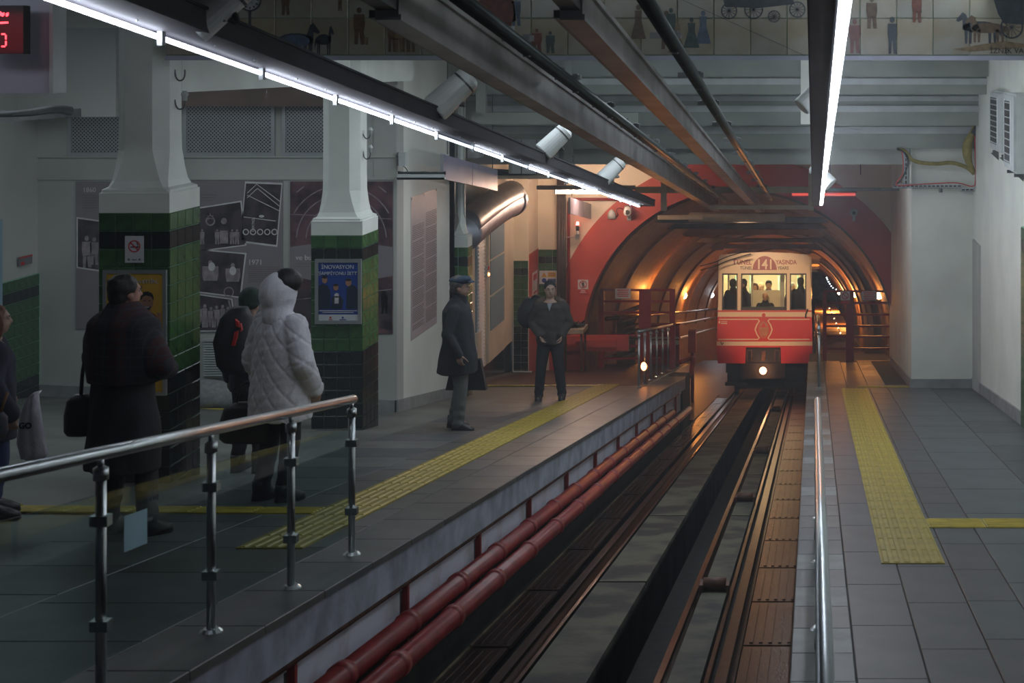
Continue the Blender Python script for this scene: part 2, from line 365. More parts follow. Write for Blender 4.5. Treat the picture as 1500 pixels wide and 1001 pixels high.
# ---- right wall, projecting block, AC side ----
bm = BM(); box(bm, XW, XW+.3, -2, 24.3, -8, .8); struct('wall_right', bm, M['wall'], 'white right wall')
bm = BM(); box(bm, 1.65, XW+.3, 24.2, 31.2, -8, .5); struct('wall_right', bm, M['wall'], 'projecting white block at the end of the right platform')
bm = BM(); sbox(bm, XW-.025, XW, 4, 24.2, HR-.17, HR+.02, SR); sbox(bm, 1.62, XW, 24.17, 24.2, HR-.15, HR+.02, SR); sbox(bm, 1.625, 1.65, 24.2, 30.6, HR-.15, HR+.02, SR)
struct('baseboard_right', bm, M['base'])
bm = BM(); box(bm, XW-.035, XW, 23.1, 24.0, -5.8, -3.0); struct('trim_3', bm, M['wallgrey'], 'narrow grey green pilaster on the right wall')
bm = BM(); box(bm, XW-.03, XW+.01, 15.5, 18.35, -5.3, -2.13); d = struct('trim_4', bm, M['grout'], 'green tiled panel at the right edge')
mg = []
def tilemesh(wx, wy, wz, m, axis):
    bm = BM(); c = .006; a, b = wx/2, wz/2
    # plate lying in the XZ plane with its face toward -Y, chamfered
    p0 = [(-a,0,-b),(a,0,-b),(a,0,b),(-a,0,b)]; p1 = [(-a,-wy*.5,-b),(a,-wy*.5,-b),(a,-wy*.5,b),(-a,-wy*.5,b)]; p2 = [(-a+c,-wy,-b+c),(a-c,-wy,-b+c),(a-c,-wy,b-c),(-a+c,-wy,b-c)]
    V = [[bm.verts.new(p) for p in q] for q in (p0,p1,p2)]
    for q in range(2):
        for i in range(4): bm.faces.new((V[q][i], V[q][(i+1)%4], V[q+1][(i+1)%4], V[q+1][i]))
    bm.faces.new(V[2]); bm.faces.new(V[0][::-1])
    if axis == 'x+': bmesh.ops.rotate(bm, verts=bm.verts, matrix=Matrix.Rotation(PI/2, 3, 'Z'))
    if axis == 'x-': bmesh.ops.rotate(bm, verts=bm.verts, matrix=Matrix.Rotation(-PI/2, 3, 'Z'))
    return mesh_of(bm, m)
TM = {}
def tile(kind, ax, s=.1445):
    k = (kind, ax, s)
    if k not in TM: TM[k] = tilemesh(s, .012, s, M[kind], ax)
    return TM[k]
for j in range(20):
    for i in range(6): inst('wall_tile', tile('g1' if j != 1 else 'blk', 'x-'), d, (XW-.03, 18.27-i*.15, -2.21-j*.15))
# ---- left side: back wall, side wall with door, white block ----
YB = 19.4
bm = BM(); box(bm, -10.8, -5.64, YB, YB+.31, -5.6, .5); struct('wall_back', bm, M['wallgrey'], 'grey back wall with the history posters')
bm = BM(); box(bm, -10.8, -5.645, YB-.02, YB, -1.62, -1.59); box(bm, -10.8, -5.645, YB-.03, YB, -1.32, -1.30); struct('trim_5', bm, M['wallgrey'])
bm = BM(); box(bm, -5.95, -5.645, YB-.012, YB, -1.60, .4); struct('trim_6', bm, M['wallgrey'])
bm = BM()
for a, b in ((-10.5,-8.1),(-8.1,-5.64)):
    v = [(a,YB-.03,zL(a,YB)-.02),(b,YB-.03,zL(b,YB)-.02),(b,YB,zL(b,YB)-.02),(a,YB,zL(a,YB)-.02)]; quadbox(bm, v+[(x,y,z+.17) for x,y,z in v])
struct('baseboard_back', bm, M['base'])
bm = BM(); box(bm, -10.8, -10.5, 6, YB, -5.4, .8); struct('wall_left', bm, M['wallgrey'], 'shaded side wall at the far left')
bm = BM(); box(bm, -10.5, -10.47, 18.46, YB, -5.0, -2.88); d = struct('trim_7', bm, M['grout'], 'green tiled dado beside the blue door')
for j in range(15):
    for i in range(6): inst('wall_tile', tile('blk' if (j == 1 or j > 8) else 'g3', 'x+'), d, (-10.47, 18.54+i*.15, -2.96-j*.15))
d = sthing('door_1', (-10.47, 17.3, -4.2), 'pale blue door at the far left')
bm = BM(); box(bm, -10.5, -10.44, 16.6, 18.45, -4.6, -2.05); obj('door_frame', bm, M['blue'], d)
bm = BM(); box(bm, -10.5, -10.42, 16.7, 18.3, -4.6, -2.2); obj('door_leaf', bm, M['blue'], d)
# block and its text board
bm = BM(); box(bm, -5.95, -5.64, YB+.31, 22.5, -5.8, .5); box(bm, -7, -5.64, 22.2, 22.5, -5.8, .5); struct('wall_block', bm, M['wall'], 'white wall block with the long text board')
bm = BM(); sbox(bm, -5.66, -5.615, YB-.03, 22.5, HL-.15, HL+.02, SL); struct('baseboard_block', bm, M['base'])
# door wall beyond column 3
bm = BM(); box(bm, -6.5, -6.2, 22.5, 29.7, -5.77, .3); struct('wall_booth', bm, M['cream'], 'cream booth wall with the blue panelled door')
bm = BM(); box(bm, -6.5, -6.28, 22.5, 29.7, -7.2, -5.77); struct('wall_booth_base', bm, M['blk'], 'dark base under the cream booth wall')
bm = BM(); box(bm, -6.22, -6.14, 26.2, 26.5, -6.6, -5.0); struct('trim_8', bm, M['cream'])
# pier before the arch
bm = BM(); box(bm, -6.2, -5.885, 29.6, 30.7, -7.4, .2); pr = struct('wall_pier', bm, M['cream'], 'grey pier with green tiled dado beside the arch')
for j in range(16):
    k = 'blk' if (j == 1 or j > 8) else 'g3'
    for i in range(2): inst('wall_tile', tile(k, 'f'), pr, (-6.12+i*.15, 29.6, -4.22-j*.15))
bm = BM(); box(bm, -5.885, -5.875, 29.62, 30.58, -6.9, -4.02); obj('painted_strip', bm, M['redpaint'], pr, label='red painted side of the pier')
# ---- arch wall with round opening ----
CXA, CZA, RI, RO = -1.59, -6.11, 3.35, 4.05
def archwall(m, x0, x1, z1, y0, y1, R, name, label, zb=-8.5):
    bm = BM(); n = 48; pts = []
    inner = [(CXA-R, zb)]+[(CXA-R*math.cos(PI*i/n), CZA+R*math.sin(PI*i/n)) for i in range(n+1)]+[(CXA+R, zb)]
    outer = []
    for (x, z) in inner:
        if z <= CZA: outer.append((x0 if x < CXA else x1, z)); continue
        a = math.atan2(z-CZA, x-CXA); c, s = math.cos(a), math.sin(a)
        tx = ((x1-CXA)/c if c > 0 else (x0-CXA)/c) if abs(c) > 1e-6 else 1e9; tz = (z1-CZA)/s if s > 1e-6 else 1e9; t = min(tx, tz); outer.append((CXA+t*c, CZA+t*s))
    cols = [[bm.verts.new((x, y, z)) for (x, z), y in ((inner[i], y0), (outer[i], y0), (outer[i], y1), (inner[i], y1))] for i in range(len(inner))]
    for a, b in zip(cols, cols[1:]):
        for q in range(4): bm.faces.new((a[q], b[q], b[(q+1)%4], a[(q+1)%4]))
    bm.faces.new(cols[0]); bm.faces.new(cols[-1][::-1])
    return struct(name, bm, m, label)
aw = archwall(M['cream'], -6.0, 1.75, -1.6, YA, YA+.3, RI+.03, 'wall_arch', 'cream end wall round the tunnel mouth')
# corners of that wall above the opening
bm = BM(); box(bm, -6.0, 1.75, YA, YA+.3, -1.7, .3); struct('wall_arch', bm, M['redpaint'], 'dark red wall above the tunnel mouth')
for s_ in (0,):
    bm = BM(); n = 56; y0, y1 = YA-.04, YA+.6
    pr_ = [(CXA-RI, -8.3), ]+[(CXA-RI*math.cos(PI*i/n), CZA+RI*math.sin(PI*i/n)) for i in range(n+1)]+[(CXA+RI, -8.3)]
    po_ = [(CXA-RO, -8.3), ]+[(CXA-RO*math.cos(PI*i/n), CZA+RO*math.sin(PI*i/n)) for i in range(n+1)]+[(CXA+RO, -8.3)]
    po_ = [(min(x, 1.72), z) for x, z in po_]
    cols = [[bm.verts.new(p) for p in ((pi[0],y0,pi[1]),(po[0],y0,po[1]),(po[0],y1-.5,po[1]),(pi[0],y1,pi[1]))] for pi, po in zip(pr_, po_)]
    for a, b in zip(cols, cols[1:]):
        for q in range(4): bm.faces.new((a[q], b[q], b[(q+1)%4], a[(q+1)%4]))
    bm.faces.new(cols[0]); bm.faces.new(cols[-1][::-1])
    struct('trim_arch', bm, M['redpaint'], 'broad red painted band round the tunnel mouth')
# green tile dado of the arch wall, left part
for j in range(14):
    k = 'blk' if (j == 1 or j > 7) else 'g1'
    for i in range(5):
        x = -5.80+i*.15
        z = -4.12-j*.15
        if math.hypot(x-CXA, z-CZA) > RO+.1 or z < CZA and x < CXA-RO-.1: inst('wall_tile', tile(k, 'f'), aw, (x, YA, z))
# panel joints of the red upper wall
bm = BM()
for x in (-1.5, .35, 1.0): box(bm, x-.01, x+.01, YA-.01, YA, -2.45, -1.6)
struct('trim_9', bm, M['pit'])
# ---- tunnel lining, ribs and cross beams ----
def cz(y): return -.98-.1676*y
bm = BM(); n = 40; ysn = [YA+.5+i*3.5 for i in range(22)]
rows = []
for y in ysn:
    pts = [(CXA-RI+.02, cz(y)-2.6)]+[(CXA-(RI-.02)*math.cos(PI*i/n), cz(y)+(RI-.02)*math.sin(PI*i/n)) for i in range(n+1)]+[(CXA+RI-.02, cz(y)-2.6)]
    rows.append([bm.verts.new((x, y, z)) for x, z in pts])
for a, b in zip(rows, rows[1:]):
    for i in range(len(a)-1): bm.faces.new((a[i], a[i+1], b[i+1], b[i]))
r = bmesh.ops.extrude_face_region(bm, geom=bm.faces[:])
for v in [v for v in r['geom'] if isinstance(v, bmesh.types.BMVert)]:
    d_ = Vector((v.co.x-CXA, 0, v.co.z-cz(v.co.y))); v.co += d_.normalized()*.35
tn = struct('wall_tunnel', bm, M['brick'], 'brown vaulted lining of the tunnel', smooth=False)
bm = BM(); box(bm, -5.2, 2, 106, 106.4, -22, -14); struct('wall_tunnel', bm, M['brick'], 'dark far end of the tunnel')
def ribmesh(w_=.30, t=.08):
    bm = BM(); n = 40; prev = None; first = None
    for i in range(n+1):
        a = PI*i/n; q = []
        for (rr, yy) in ((RI-.02, -w_/2), (RI-t, -w_/2+.05), (RI-t, w_/2-.05), (RI-.02, w_/2)):
            q.append(bm.verts.new((CXA-rr*math.cos(a), yy, rr*math.sin(a)-yy*.1676)))
        if prev:
            for k in range(4): bm.faces.new((prev[k], q[k], q[(k+1)%4], prev[(k+1)%4]))
        else: bm.faces.new(q)
        prev = q
    bm.faces.new(prev[::-1]); return mesh_of(bm, M['rib'], False)
me = ribmesh()
for k in range(13):
    y = 35.2+k*4.9; inst('tunnel_rib', me, tn, (0, y, cz(y)))
bm = BM(); box(bm, -1.80, 1.80, -.06, .06, -.07, .07)
for s_ in (-1, 1): prism(bm, [(s_*1.80,-.07,-.12),(s_*1.45,-.07,-.12),(s_*1.45,-.07,.12),(s_*1.58,-.07,.12),(s_*1.98,-.07,-.04)], (0,.14,0))
me = mesh_of(bm, M['beamw'])
for i, y in enumerate((38.2, 48.4, 59, 63, 67, 71.6, 78, 86)):
    o = inst('tunnel_beam', me, tn, (CXA, y, 1.82-.1676*y))
bm = BM(); box(bm, -1.95, 1.95, -.06, .06, -.05, .07); me = mesh_of(bm, M['steeld'])
for y in (31.9, 34.6, 42.8): inst('tunnel_beam', me, tn, (CXA, y, 1.78-.1676*y))
# walkway steps right of the train and the walk on the left
ws = thing('stepped_walkway', 'long flight of concrete steps climbing past the right of the train', 'steps', (.8, 40, -8.2))
bm = BM(); box(bm, .06, 1.25, -.42, .42, -.16, 0); me = mesh_of(bm, mat('worn step concrete', (.50,.32,.2), .5, var=.3, scale=3, bump=.4))
for k in range(26):
    y = 35.5+k*2.3; inst('step', me, ws, (0, y, -2.15-.1452*y))
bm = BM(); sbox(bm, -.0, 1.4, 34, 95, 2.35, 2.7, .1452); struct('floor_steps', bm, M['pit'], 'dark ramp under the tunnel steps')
bm = BM(); sbox(bm, -.1, 1.75, 33.9, 100, 2.35, 2.7, .1676); struct('floor_walk', bm, M['wet'], 'ground of the walkway')
# ---- ceiling and the stepped cornice beyond the mural ----
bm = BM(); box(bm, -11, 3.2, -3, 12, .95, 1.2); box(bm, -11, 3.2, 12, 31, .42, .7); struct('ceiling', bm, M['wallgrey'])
gc = mat('grey green cornice', (.30,.32,.28), .6, var=.12, scale=1.5); gl = mat('pale cornice moulding', (.52,.55,.56), .5, var=.1, scale=3)
def band(Y, y0, y1, x0, x1, m, name, label=None, th=.25):
    a, b = P(x0, y0, Y), P(x1, y1, Y); bm = BM(); box(bm, a.x, b.x, Y, Y+th, b.z, a.z); return struct(name, bm, m, label)
X9 = 1448
band(22.05, 60, 112, 640, X9+4, gc, 'ceiling_beam', 'upper step of the cornice')
band(22.3, 60, 138, 640, X9, gc, 'ceiling_beam', 'second step of the cornice', .9)
band(22.28, 115, 124, 640, X9, gl, 'trim_10', None, .03)
band(23.4, 60, 184, 650, 1436, gc, 'ceiling_beam', 'third step of the cornice', .6)
band(23.38, 141, 148, 650, 1434, gl, 'trim_11', None, .03); band(23.37, 155, 164, 700, 1434, gl, 'trim_12', None, .04)
band(24.0, 60, 218, 690, 1428, gc, 'ceiling_beam', 'fourth step of the cornice', .3)
band(23.98, 186, 196, 690, 1426, gl, 'trim_13', None, .03)
band(24.35, 60, 241, 620, 1340, mat('pale lintel', (.38,.40,.36), .6, var=.1, scale=2), 'ceiling_beam', 'lintel over the opening to the tunnel hall', .35)
# boxed pieces at the left and middle of the cornice
band(21.5, 60, 165, 583, 626, M['wall'], 'wall_bulkhead', 'white bulkhead over the block', .8)
band(21.9, 165, 182, 690, 935, gc, 'ceiling_beam', 'hung grey beam of the cornice', .2)
band(21.7, 113, 166, 697, 711, gc, 'ceiling_hanger', None, .1)
band(21.8, 84, 166, 826, 838, gc, 'ceiling_hanger', None, .1)
band(21.6, 84, 182, 1173, 1187, M['wall'], 'ceiling_hanger', None, .1)
band(23.9, 196, 245, 826, 838, gc, 'ceiling_hanger', None, .1)
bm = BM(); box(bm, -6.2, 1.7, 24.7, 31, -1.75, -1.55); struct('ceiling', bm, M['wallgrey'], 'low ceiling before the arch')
# boxed ceiling on the left, beams
bm = BM(); box(bm, -10.5, P(75,0,11.2).x, 11.2, 11.35, -.26, .9); struct('ceiling_fascia', bm, M['board'], 'lavender fascia board behind the red display')
bm = BM(); a = P(75, 0, 11.2).x; box(bm, a, a+.03, 11.17, 11.37, -.26, .9); struct('trim_14', bm, gl)
bm = BM(); box(bm, a+.03, -5.9, 12.3, 12.45, -.29, .9); struct('ceiling_fascia', bm, M['board'], 'lavender fascia board beside the near column')
bm = BM(); box(bm, -10.5, -9.2, 18.9, 19.4, -.75, .5); struct('ceiling_beam', bm, M['wallgrey'])
brn = mat('brown painted beam', (.16,.10,.08), .6, var=.2, scale=3)
bm = BM(); box(bm, -10.5, -5.9, 19.1, 19.4, -.62, -.3); struct('ceiling_beam', bm, brn, 'brown beam over the lattice grilles')
# longitudinal beam on the columns
bm = BM(); box(bm, -5.75, -5.42, 12.3, 19.4, -.278, .42); struct('ceiling_beam', bm, M['col'], 'white beam running from column to column')
# mural header
MY = 11.8
bm = BM(); box(bm, -5.33, XW, MY, MY+.3, .03, .95); mw = struct('wall_mural', bm, M['grout'], 'header wall carrying the painted tile mural')
bm = BM(); box(bm, -5.33, XW, MY-.03, MY+.31, -.002, .035); struct('trim_15', bm, mat('lavender trim', (.36,.37,.46), .4, var=.08, scale=3), 'thin lavender strip under the mural')
# =================== THE THINGS ===================
# ---- tiled mural ----
mt = [mat('mural tile %d' % i, c, .22, var=0, scale=3.0, col2=c2, mix=(.3,.62)) for i, (c, c2) in enumerate((((.30,.285,.23),(.24,.17,.08)),((.33,.31,.26),(.28,.22,.13)),((.27,.265,.23),(.22,.16,.09))))]
mur = thing('tile_mural', 'long painted tile mural of old city street scenes under the ceiling', 'mural', (-1.3, MY, .3))
mes = [tilemesh(.297, .012, .302, m, 'f') for m in mt]
for j in range(2):
    for i in range(27):
        x = -5.33+.15+.3005*i; inst('mural_tile', random.choice(mes), mur, (min(x, 2.54), MY, .19+j*.305))
MF = MY-.0145
def paint(name, col, fn, layer=0):
    bm = BM(); fn(bm, MF-layer*.0015); return obj(name, bm, mat('mural '+name+'%0.3f' % (sum(col)*7+col[0]), col, .4, var=.25, scale=25), mur)
def horse(bm, x, y, w_, h, Y, f=1):
    flat(bm, disc(x, y-h*.55, w_*.42, 14, h*.2), Y); flat(bm, [(x+f*w_*.22,y-h*.55),(x+f*w_*.34,y-h*.98),(x+f*w_*.42,y-h*1.05),(x+f*w_*.58,y-h*.78),(x+f*w_*.52,y-h*.72),(x+f*w_*.42,y-h*.8),(x+f*w_*.42,y-h*.45)], Y)
    for q in (-.34,-.24,.22,.34): flat(bm, [(x+q*w_-w_*.04,y-h*.5),(x+q*w_+w_*.05,y-h*.5),(x+q*w_+w_*.03,y),(x+q*w_-w_*.02,y)], Y)
    flat(bm, [(x-f*w_*.4,y-h*.65),(x-f*w_*.5,y-h*.5),(x-f*w_*.52,y-h*.15),(x-f*w_*.46,y-h*.3),(x-f*w_*.36,y-h*.5)], Y)
def wheel(bm, cx, cy, r, Y):
    ring2(bm, cx, cy, r*.86, r, Y, 18)
    for k in range(6): a = PI*k/6; line2(bm, (cx-r*math.cos(a),cy-r*math.sin(a)), (cx+r*math.cos(a),cy+r*math.sin(a)), .8, Y)
DK, BR, RD, GN, BL, TN = (.025,.035,.045), (.10,.06,.03), (.13,.035,.02), (.035,.06,.055), (.06,.09,.14), (.17,.12,.06)
paint('painted_horse', DK, lambda bm, Y: horse(bm, 433, 86, 62, 50, Y)); paint('painted_horse', DK, lambda bm, Y: horse(bm, 474, 80, 26, 40, Y))
paint('painted_horse', DK, lambda bm, Y: horse(bm, 1436, 64, 62, 44, Y, -1)); paint('painted_horse', BR, lambda bm, Y: horse(bm, 1448, 62, 60, 38, Y, -1), 1)
paint('painted_blanket', BL, lambda bm, Y: flat(bm, disc(432, 60, 22, 14, 9), Y), 2)
for c_, x, yb, h, w_, sk in ((DK,1307,79,54,.24,0),(DK,1345,19,36,.3,0),(BR,526,65,54,.3,0),(BR,418,22,40,.3,0),(BR,1277,42,46,.34,0),(BR,498,16,30,.2,0),(BR,574,76,52,.24,0),(TN,584,76,50,.24,0),(BR,594,76,52,.24,0),(BR,602,76,50,.24,0),
  (BR,935,57,50,.3,1),(BR,976,72,56,.3,0),(RD,739,58,64,.4,0),(RD,786,78,36,.42,0),(RD,1252,78,50,.32,0),(RD,1343,33,44,.32,0),(GN,1013,70,44,.36,1),(GN,806,78,32,.4,0),(GN,983,56,44,.3,0),(BL,1030,64,48,.32,1),(BL,756,38,44,.3,0),(TN,991,77,50,.32,1),(TN,534,66,14,.8,0)):
    paint('painted_figure', c_, lambda bm, Y: fig2(bm, x, yb, h, Y, w_, bool(sk)), int(x) % 3)
for x, y, r_ in ((1068,16,12),(1104,14,14),(1134,24,9),(1168,14,12),(1482,40,17)): paint('painted_wheel', DK, lambda bm, Y: wheel(bm, x, y, r_, Y), 3)
paint('painted_carriage', DK, lambda bm, Y: flat(bm, [(1058,-6),(1160,-8),(1164,6),(1110,12),(1062,10)], Y)); paint('painted_carriage', DK, lambda bm, Y: flat(bm, [(1455,-2),(1500,-10),(1500,36),(1470,34),(1462,20)], Y)); paint('painted_wagon', RD, lambda bm, Y: flat(bm, [(700,-5),(752,-5),(756,30),(742,36),(704,30)], Y))
paint('painted_ground', TN, lambda bm, Y: flat(bm, [(1395,72),(1470,60),(1500,64),(1500,70),(1420,76)], Y)); paint('painted_line', DK, lambda bm, Y: line2(bm, (1000,0), (1180,82), .7, Y))
def p_clock(bm, Y): ring2(bm, 366, 0, 14.5, 17, Y, 20); line2(bm, (366,16), (366,50), 4, Y)
def p_cdial(bm, Y): flat(bm, disc(366, 0, 14.5, 18), Y)
paint('painted_clock', (.03,.03,.04), p_clock, 1); paint('painted_dial', (.32,.33,.33), p_cdial)
for k in range(12):
    a = PI*k/6; paint('painted_mark', (.02,.02,.02), lambda bm, Y: line2(bm, (366+10*math.cos(a),10*math.sin(a)), (366+13*math.cos(a),13*math.sin(a)), 2, Y), 2)
text('İZNİK VAKFI', .062, mat('mural letters', (.015,.015,.015), .5, var=0), mur, P(1450, 78, MF-.002), 'LEFT')

# ---- columns ----
def column(Y, x0, x1, ztop, rows, label, posters):
    wd = x1-x0; c = ((x0+x1)/2, Y+wd/2); zb = zL(c[0], Y)-.02-.1676*wd
    t = thing('tiled_column', label, 'column', (c[0], c[1], zb), 'white plaster columns with green and black tiled feet')
    i_ = .012
    bm = BM(); box(bm, x0+i_, x1-i_, Y+i_, Y+wd-i_, zb, ztop); obj('column_core', bm, M['grout'], t)
    n = max(2, round(wd/.15)); s = wd/n
    for j in range(rows):
        k = 'blk' if (j == 1 or j > 8) else None
        z = ztop-.075-j*.15
        for i in range(n):
            if z < -HL-SL*(Y)-.2: continue
            inst('wall_tile', tile(k or random.choice(['g1','g2','g3']), 'f'), t, (x0+s*(i+.5), Y+i_, z))
            if z > -HL-SL*(Y+s*i)-.2: inst('wall_tile', tile(k or random.choice(['g1','g2','g2']), 'x+'), t, (x1-i_, Y+s*(i+.5), z))
    # plinth block and flared, chamfered shaft
    bm = BM(); e = -.004
    box(bm, x0-e, x1+e, Y-e, Y+wd+e, ztop, ztop+.165)
    obj('capital_block', bm, M['col'], t)
    bm = BM(); rings = []; z0 = ztop+.16
    for (q, zz) in ((.00,0),(.012,.012),(.012,.03),(.045,.05),(.062,.10),(.072,.2),(.08,.35),(.083,.55),(.083,2.6)):
        z = min(z0+zz, .94); ch = .02 if zz < .04 else min(.10, .02+zz*.25)
        a, b, c0, d0 = x0+q, x1-q, Y+q, Y+wd-q
        rings.append([bm.verts.new(p) for p in ((a+ch,c0,z),(b-ch,c0,z),(b,c0+ch,z),(b,d0-ch,z),(b-ch,d0,z),(a+ch,d0,z),(a,d0-ch,z),(a,c0+ch,z))])
    for a, b in zip(rings, rings[1:]):
        for i in range(8): bm.faces.new((a[i], a[(i+1)%8], b[(i+1)%8], b[i]))
    bm.faces.new(rings[0][::-1]); bm.faces.new(rings[-1]); obj('shaft', bm, M['col'], t)
    return t
c1 = column(11.87, -5.925, -5.332, -1.268, 16, 'nearest green tiled column, with no-smoking sign and yellow poster', None)
c2 = column(16.67, -5.85, -5.245, -2.04, 16, 'second green tiled column, carrying the framed blue poster', None)
c3 = column(22.55, -5.75, -5.44, -2.95, 18, 'narrow far green tiled column half behind the white wall block', None)
def jhook(x, y0, y1, Y, X, label, insul=False):
    t = thing('wall_hook', label, 'hook', (X, Y, P(0, y1, Y).z), 'hooks on the column sides')
    z0, z1 = P(0, y0, Y).z, P(0, y1, Y).z; bm = BM()
    pts = [(X, Y, z0), (X+.01, Y, z1+.03), (X+.035, Y, z1), (X+.07, Y, z1+.01), (X+.085, Y, z1+.05), (X+.085, Y, z0)]
    path(bm, smoothpts(pts, 4), .007, 8); obj('hook', bm, M['steeld'], t, True)
    if insul:
        bm = BM(); loft(bm, [(X+.085, Y, z0-.01, .02, .02), (X+.085, Y, z0+.03, .022, .022), (X+.085, Y, z0+.035, .03, .03), (X+.085, Y, z0+.055, .03, .03), (X+.085, Y, z0+.06, .02, .02), (X+.085, Y, z0+.075, .02, .02)], 12, 2); obj('insulator', bm, M['offwhite'], t, True)
jhook(270, 102, 118, 12.15, -5.415, 'upper grey J-shaped hook on the side of the nearest column')
jhook(270, 146, 160, 12.15, -5.415, 'lower hook with white insulator on the nearest column', True)
jhook(541, 196, 203, 16.95, -5.328, 'upper small hook on the side of the second column', True)
jhook(541, 222, 233, 16.95, -5.328, 'lower small hook on the side of the second column', True)

# ---- signs and posters: flat prints ----
K = dict(white=mat('print white', (.62,.64,.68), .5, var=.03), red=mat('print red', (.55,.03,.03), .5, var=.05), black=mat('print black', (.015,.015,.018), .5, var=.1), yellow=mat('print yellow', (.62,.36,.03), .45, var=.05),
  blue=mat('print blue', (.015,.06,.32), .4, var=.12, scale=4), skin=mat('print skin', (.40,.20,.13), .5, var=.1), maroon=mat('print maroon', (.22,.02,.025), .5, var=.1), navy=mat('print navy', (.012,.02,.05), .5, var=.1), grey=mat('print grey', (.16,.15,.16), .5, var=.05),
  panel=mat('poster grey mauve', (.24,.21,.23), .5, var=.06, scale=1.5), pdark=mat('photo dark', (.025,.015,.022), .45, var=0, scale=5, col2=(.075,.055,.065), mix=(.45,.6)), pmid=mat('photo mid tone', (.30,.25,.27), .5, var=.3, scale=9), pale=mat('photo pale', (.66,.63,.65), .5, var=.1), mauve=mat('poster mauve', (.17,.08,.09), .45, var=0, scale=3, col2=(.04,.02,.03), mix=(.4,.6)), lilac=mat('text board lilac', (.42,.36,.38), .45, var=.04), ink=mat('ink brown', (.18,.13,.13), .6, var=.05), green=mat('print green', (.05,.2,.08), .5, var=.05), alu=mat('aluminium frame', (.5,.52,.55), .35, .7, var=.05))
def fm(parent, name, m, Y, fn, label=None):
    bm = BM(); fn(bm, Y); o = obj(name, bm, K[m] if m in K else M[m], parent, label=label)
    if name in ('photo_figures', 'text_lines', 'printed_arches', 'printed_train', 'print', 'mark', 'emblem', 'symbol', 'text_band'): o['kind'] = 'stuff'
    return o
# no smoking
Yn = 11.84
t = thing('no_smoking_sign', 'white no-smoking sign on the black tiles of the nearest column', 'sign', P(196, 385, Yn))
fm(t, 'plate', 'white', Yn, lambda b, Y: flat(b, rect(183, 346, 210, 385), Y, .012))
fm(t, 'symbol', 'black', Yn-.002, lambda b, Y: (flat(b, rect(191,361.3,203,363), Y), line2(b, (200,354), (202,360), 1, Y)))
fm(t, 'ring', 'red', Yn-.004, lambda b, Y: (ring2(b, 196.5, 361, 7.3, 9, Y), line2(b, (190.5,355), (202.5,367), 1.8, Y)))
fm(t, 'mark', 'grey', Yn-.002, lambda b, Y: (flat(b, rect(187,379,190,382), Y), flat(b, rect(193,380,200,381.5), Y), flat(b, rect(203,379,206,382), Y)))
def frame_poster(nm, label, x0, y0, x1, y1, Y, bg_):
    t = thing(nm, label, 'poster', P((x0+x1)/2, y1, Y))
    def fr_(b, Y):
        w2 = 5
        for r_ in ((x0,y0,x1,y0+w2),(x0,y1-w2,x1,y1),(x0,y0+w2,x0+w2,y1-w2),(x1-w2,y0+w2,x1,y1-w2)): flat(b, rect(*r_), Y, .03)
    fm(t, 'poster_frame', 'alu', Y, fr_); fm(t, 'print', bg_, Y+.012, lambda b, Y: flat(b, rect(x0+3,y0+3,x1-3,y1-3), Y, .008)); return t
t = frame_poster('framed_poster', 'yellow advertising poster with a smiling young man on the nearest column', 150, 396, 243, 580, 11.84, 'yellow')
Yp = 11.849
fm(t, 'portrait', 'maroon', Yp, lambda b, Y: flat(b, [(202,466),(208,459),(214,457),(220,457),(227,461),(233,468),(235,520),(200,520)], Y))
fm(t, 'portrait', 'skin', Yp-.002, lambda b, Y: (flat(b, disc(215.5,443,8.6,16,13), Y), flat(b, rect(211,452,220,459), Y), flat(b, rect(230,458,235,500), Y)))
fm(t, 'portrait', 'black', Yp-.004, lambda b, Y: (flat(b, [(206.5,441),(206,433),(210,428),(217,427),(223,430),(225,437),(224.5,441),(222,435),(214,433),(209,435)], Y), flat(b, rect(210.5,440,213.5,441.3), Y), flat(b, rect(217.5,440,220.5,441.3), Y), flat(b, [(210,449),(221,449),(218,455),(213,455)], Y)))
fm(t, 'portrait', 'white', Yp-.006, lambda b, Y: flat(b, rect(212.5,449.5,218.5,451), Y))
text('indirimi ETTİN,', .04, K['white'], t, P(231, 415, Yp-.003), 'RIGHT'); text('YAZI', .095, K['navy'], t, P(208, 430, Yp-.003), 'RIGHT')
t = frame_poster('framed_poster', 'blue framed poster of three suited men on the second column', 461, 380, 529, 475, 16.64, 'blue')
Yp = 16.649
fm(t, 'text_band', 'white', Yp, lambda b, Y: flat(b, rect(465,461,525,471.5), Y))
fm(t, 'portrait', 'navy', Yp, lambda b, Y: (flat(b, [(466,420),(472,416),(480,419),(484,428),(484,453),(466,453)], Y), flat(b, [(486,436),(492,432),(499,434),(503,440),(501,453),(485,453)], Y), flat(b, [(508,422),(514,417),(520,419),(524,426),(524,453),(507,453)], Y)))
fm(t, 'portrait', 'skin', Yp-.002, lambda b, Y: (flat(b, disc(475.5,410,4,12,5.5), Y), flat(b, disc(492,421,3.8,12,5), Y), flat(b, disc(510.5,414,4.5,12,5.5), Y)))
fm(t, 'portrait', 'black', Yp-.004, lambda b, Y: (flat(b, disc(475.5,406,4,10,2.5), Y), flat(b, disc(492,417.5,3.8,10,2), Y), flat(b, disc(510.5,410,4.3,10,2), Y)))
fm(t, 'trophy', 'pale', Yp-.004, lambda b, Y: (flat(b, rect(490,434,496,445), Y), flat(b, disc(493,433,3.5,10), Y)))
fm(t, 'emblem', 'red', Yp-.003, lambda b, Y: (flat(b, disc(484,465.5,1.6,8), Y), flat(b, rect(481.5,468,486.5,469), Y)))
fm(t, 'emblem', 'blue', Yp-.003, lambda b, Y: (flat(b, disc(502,465.5,1.6,8), Y), flat(b, rect(497,468,507,469), Y)))
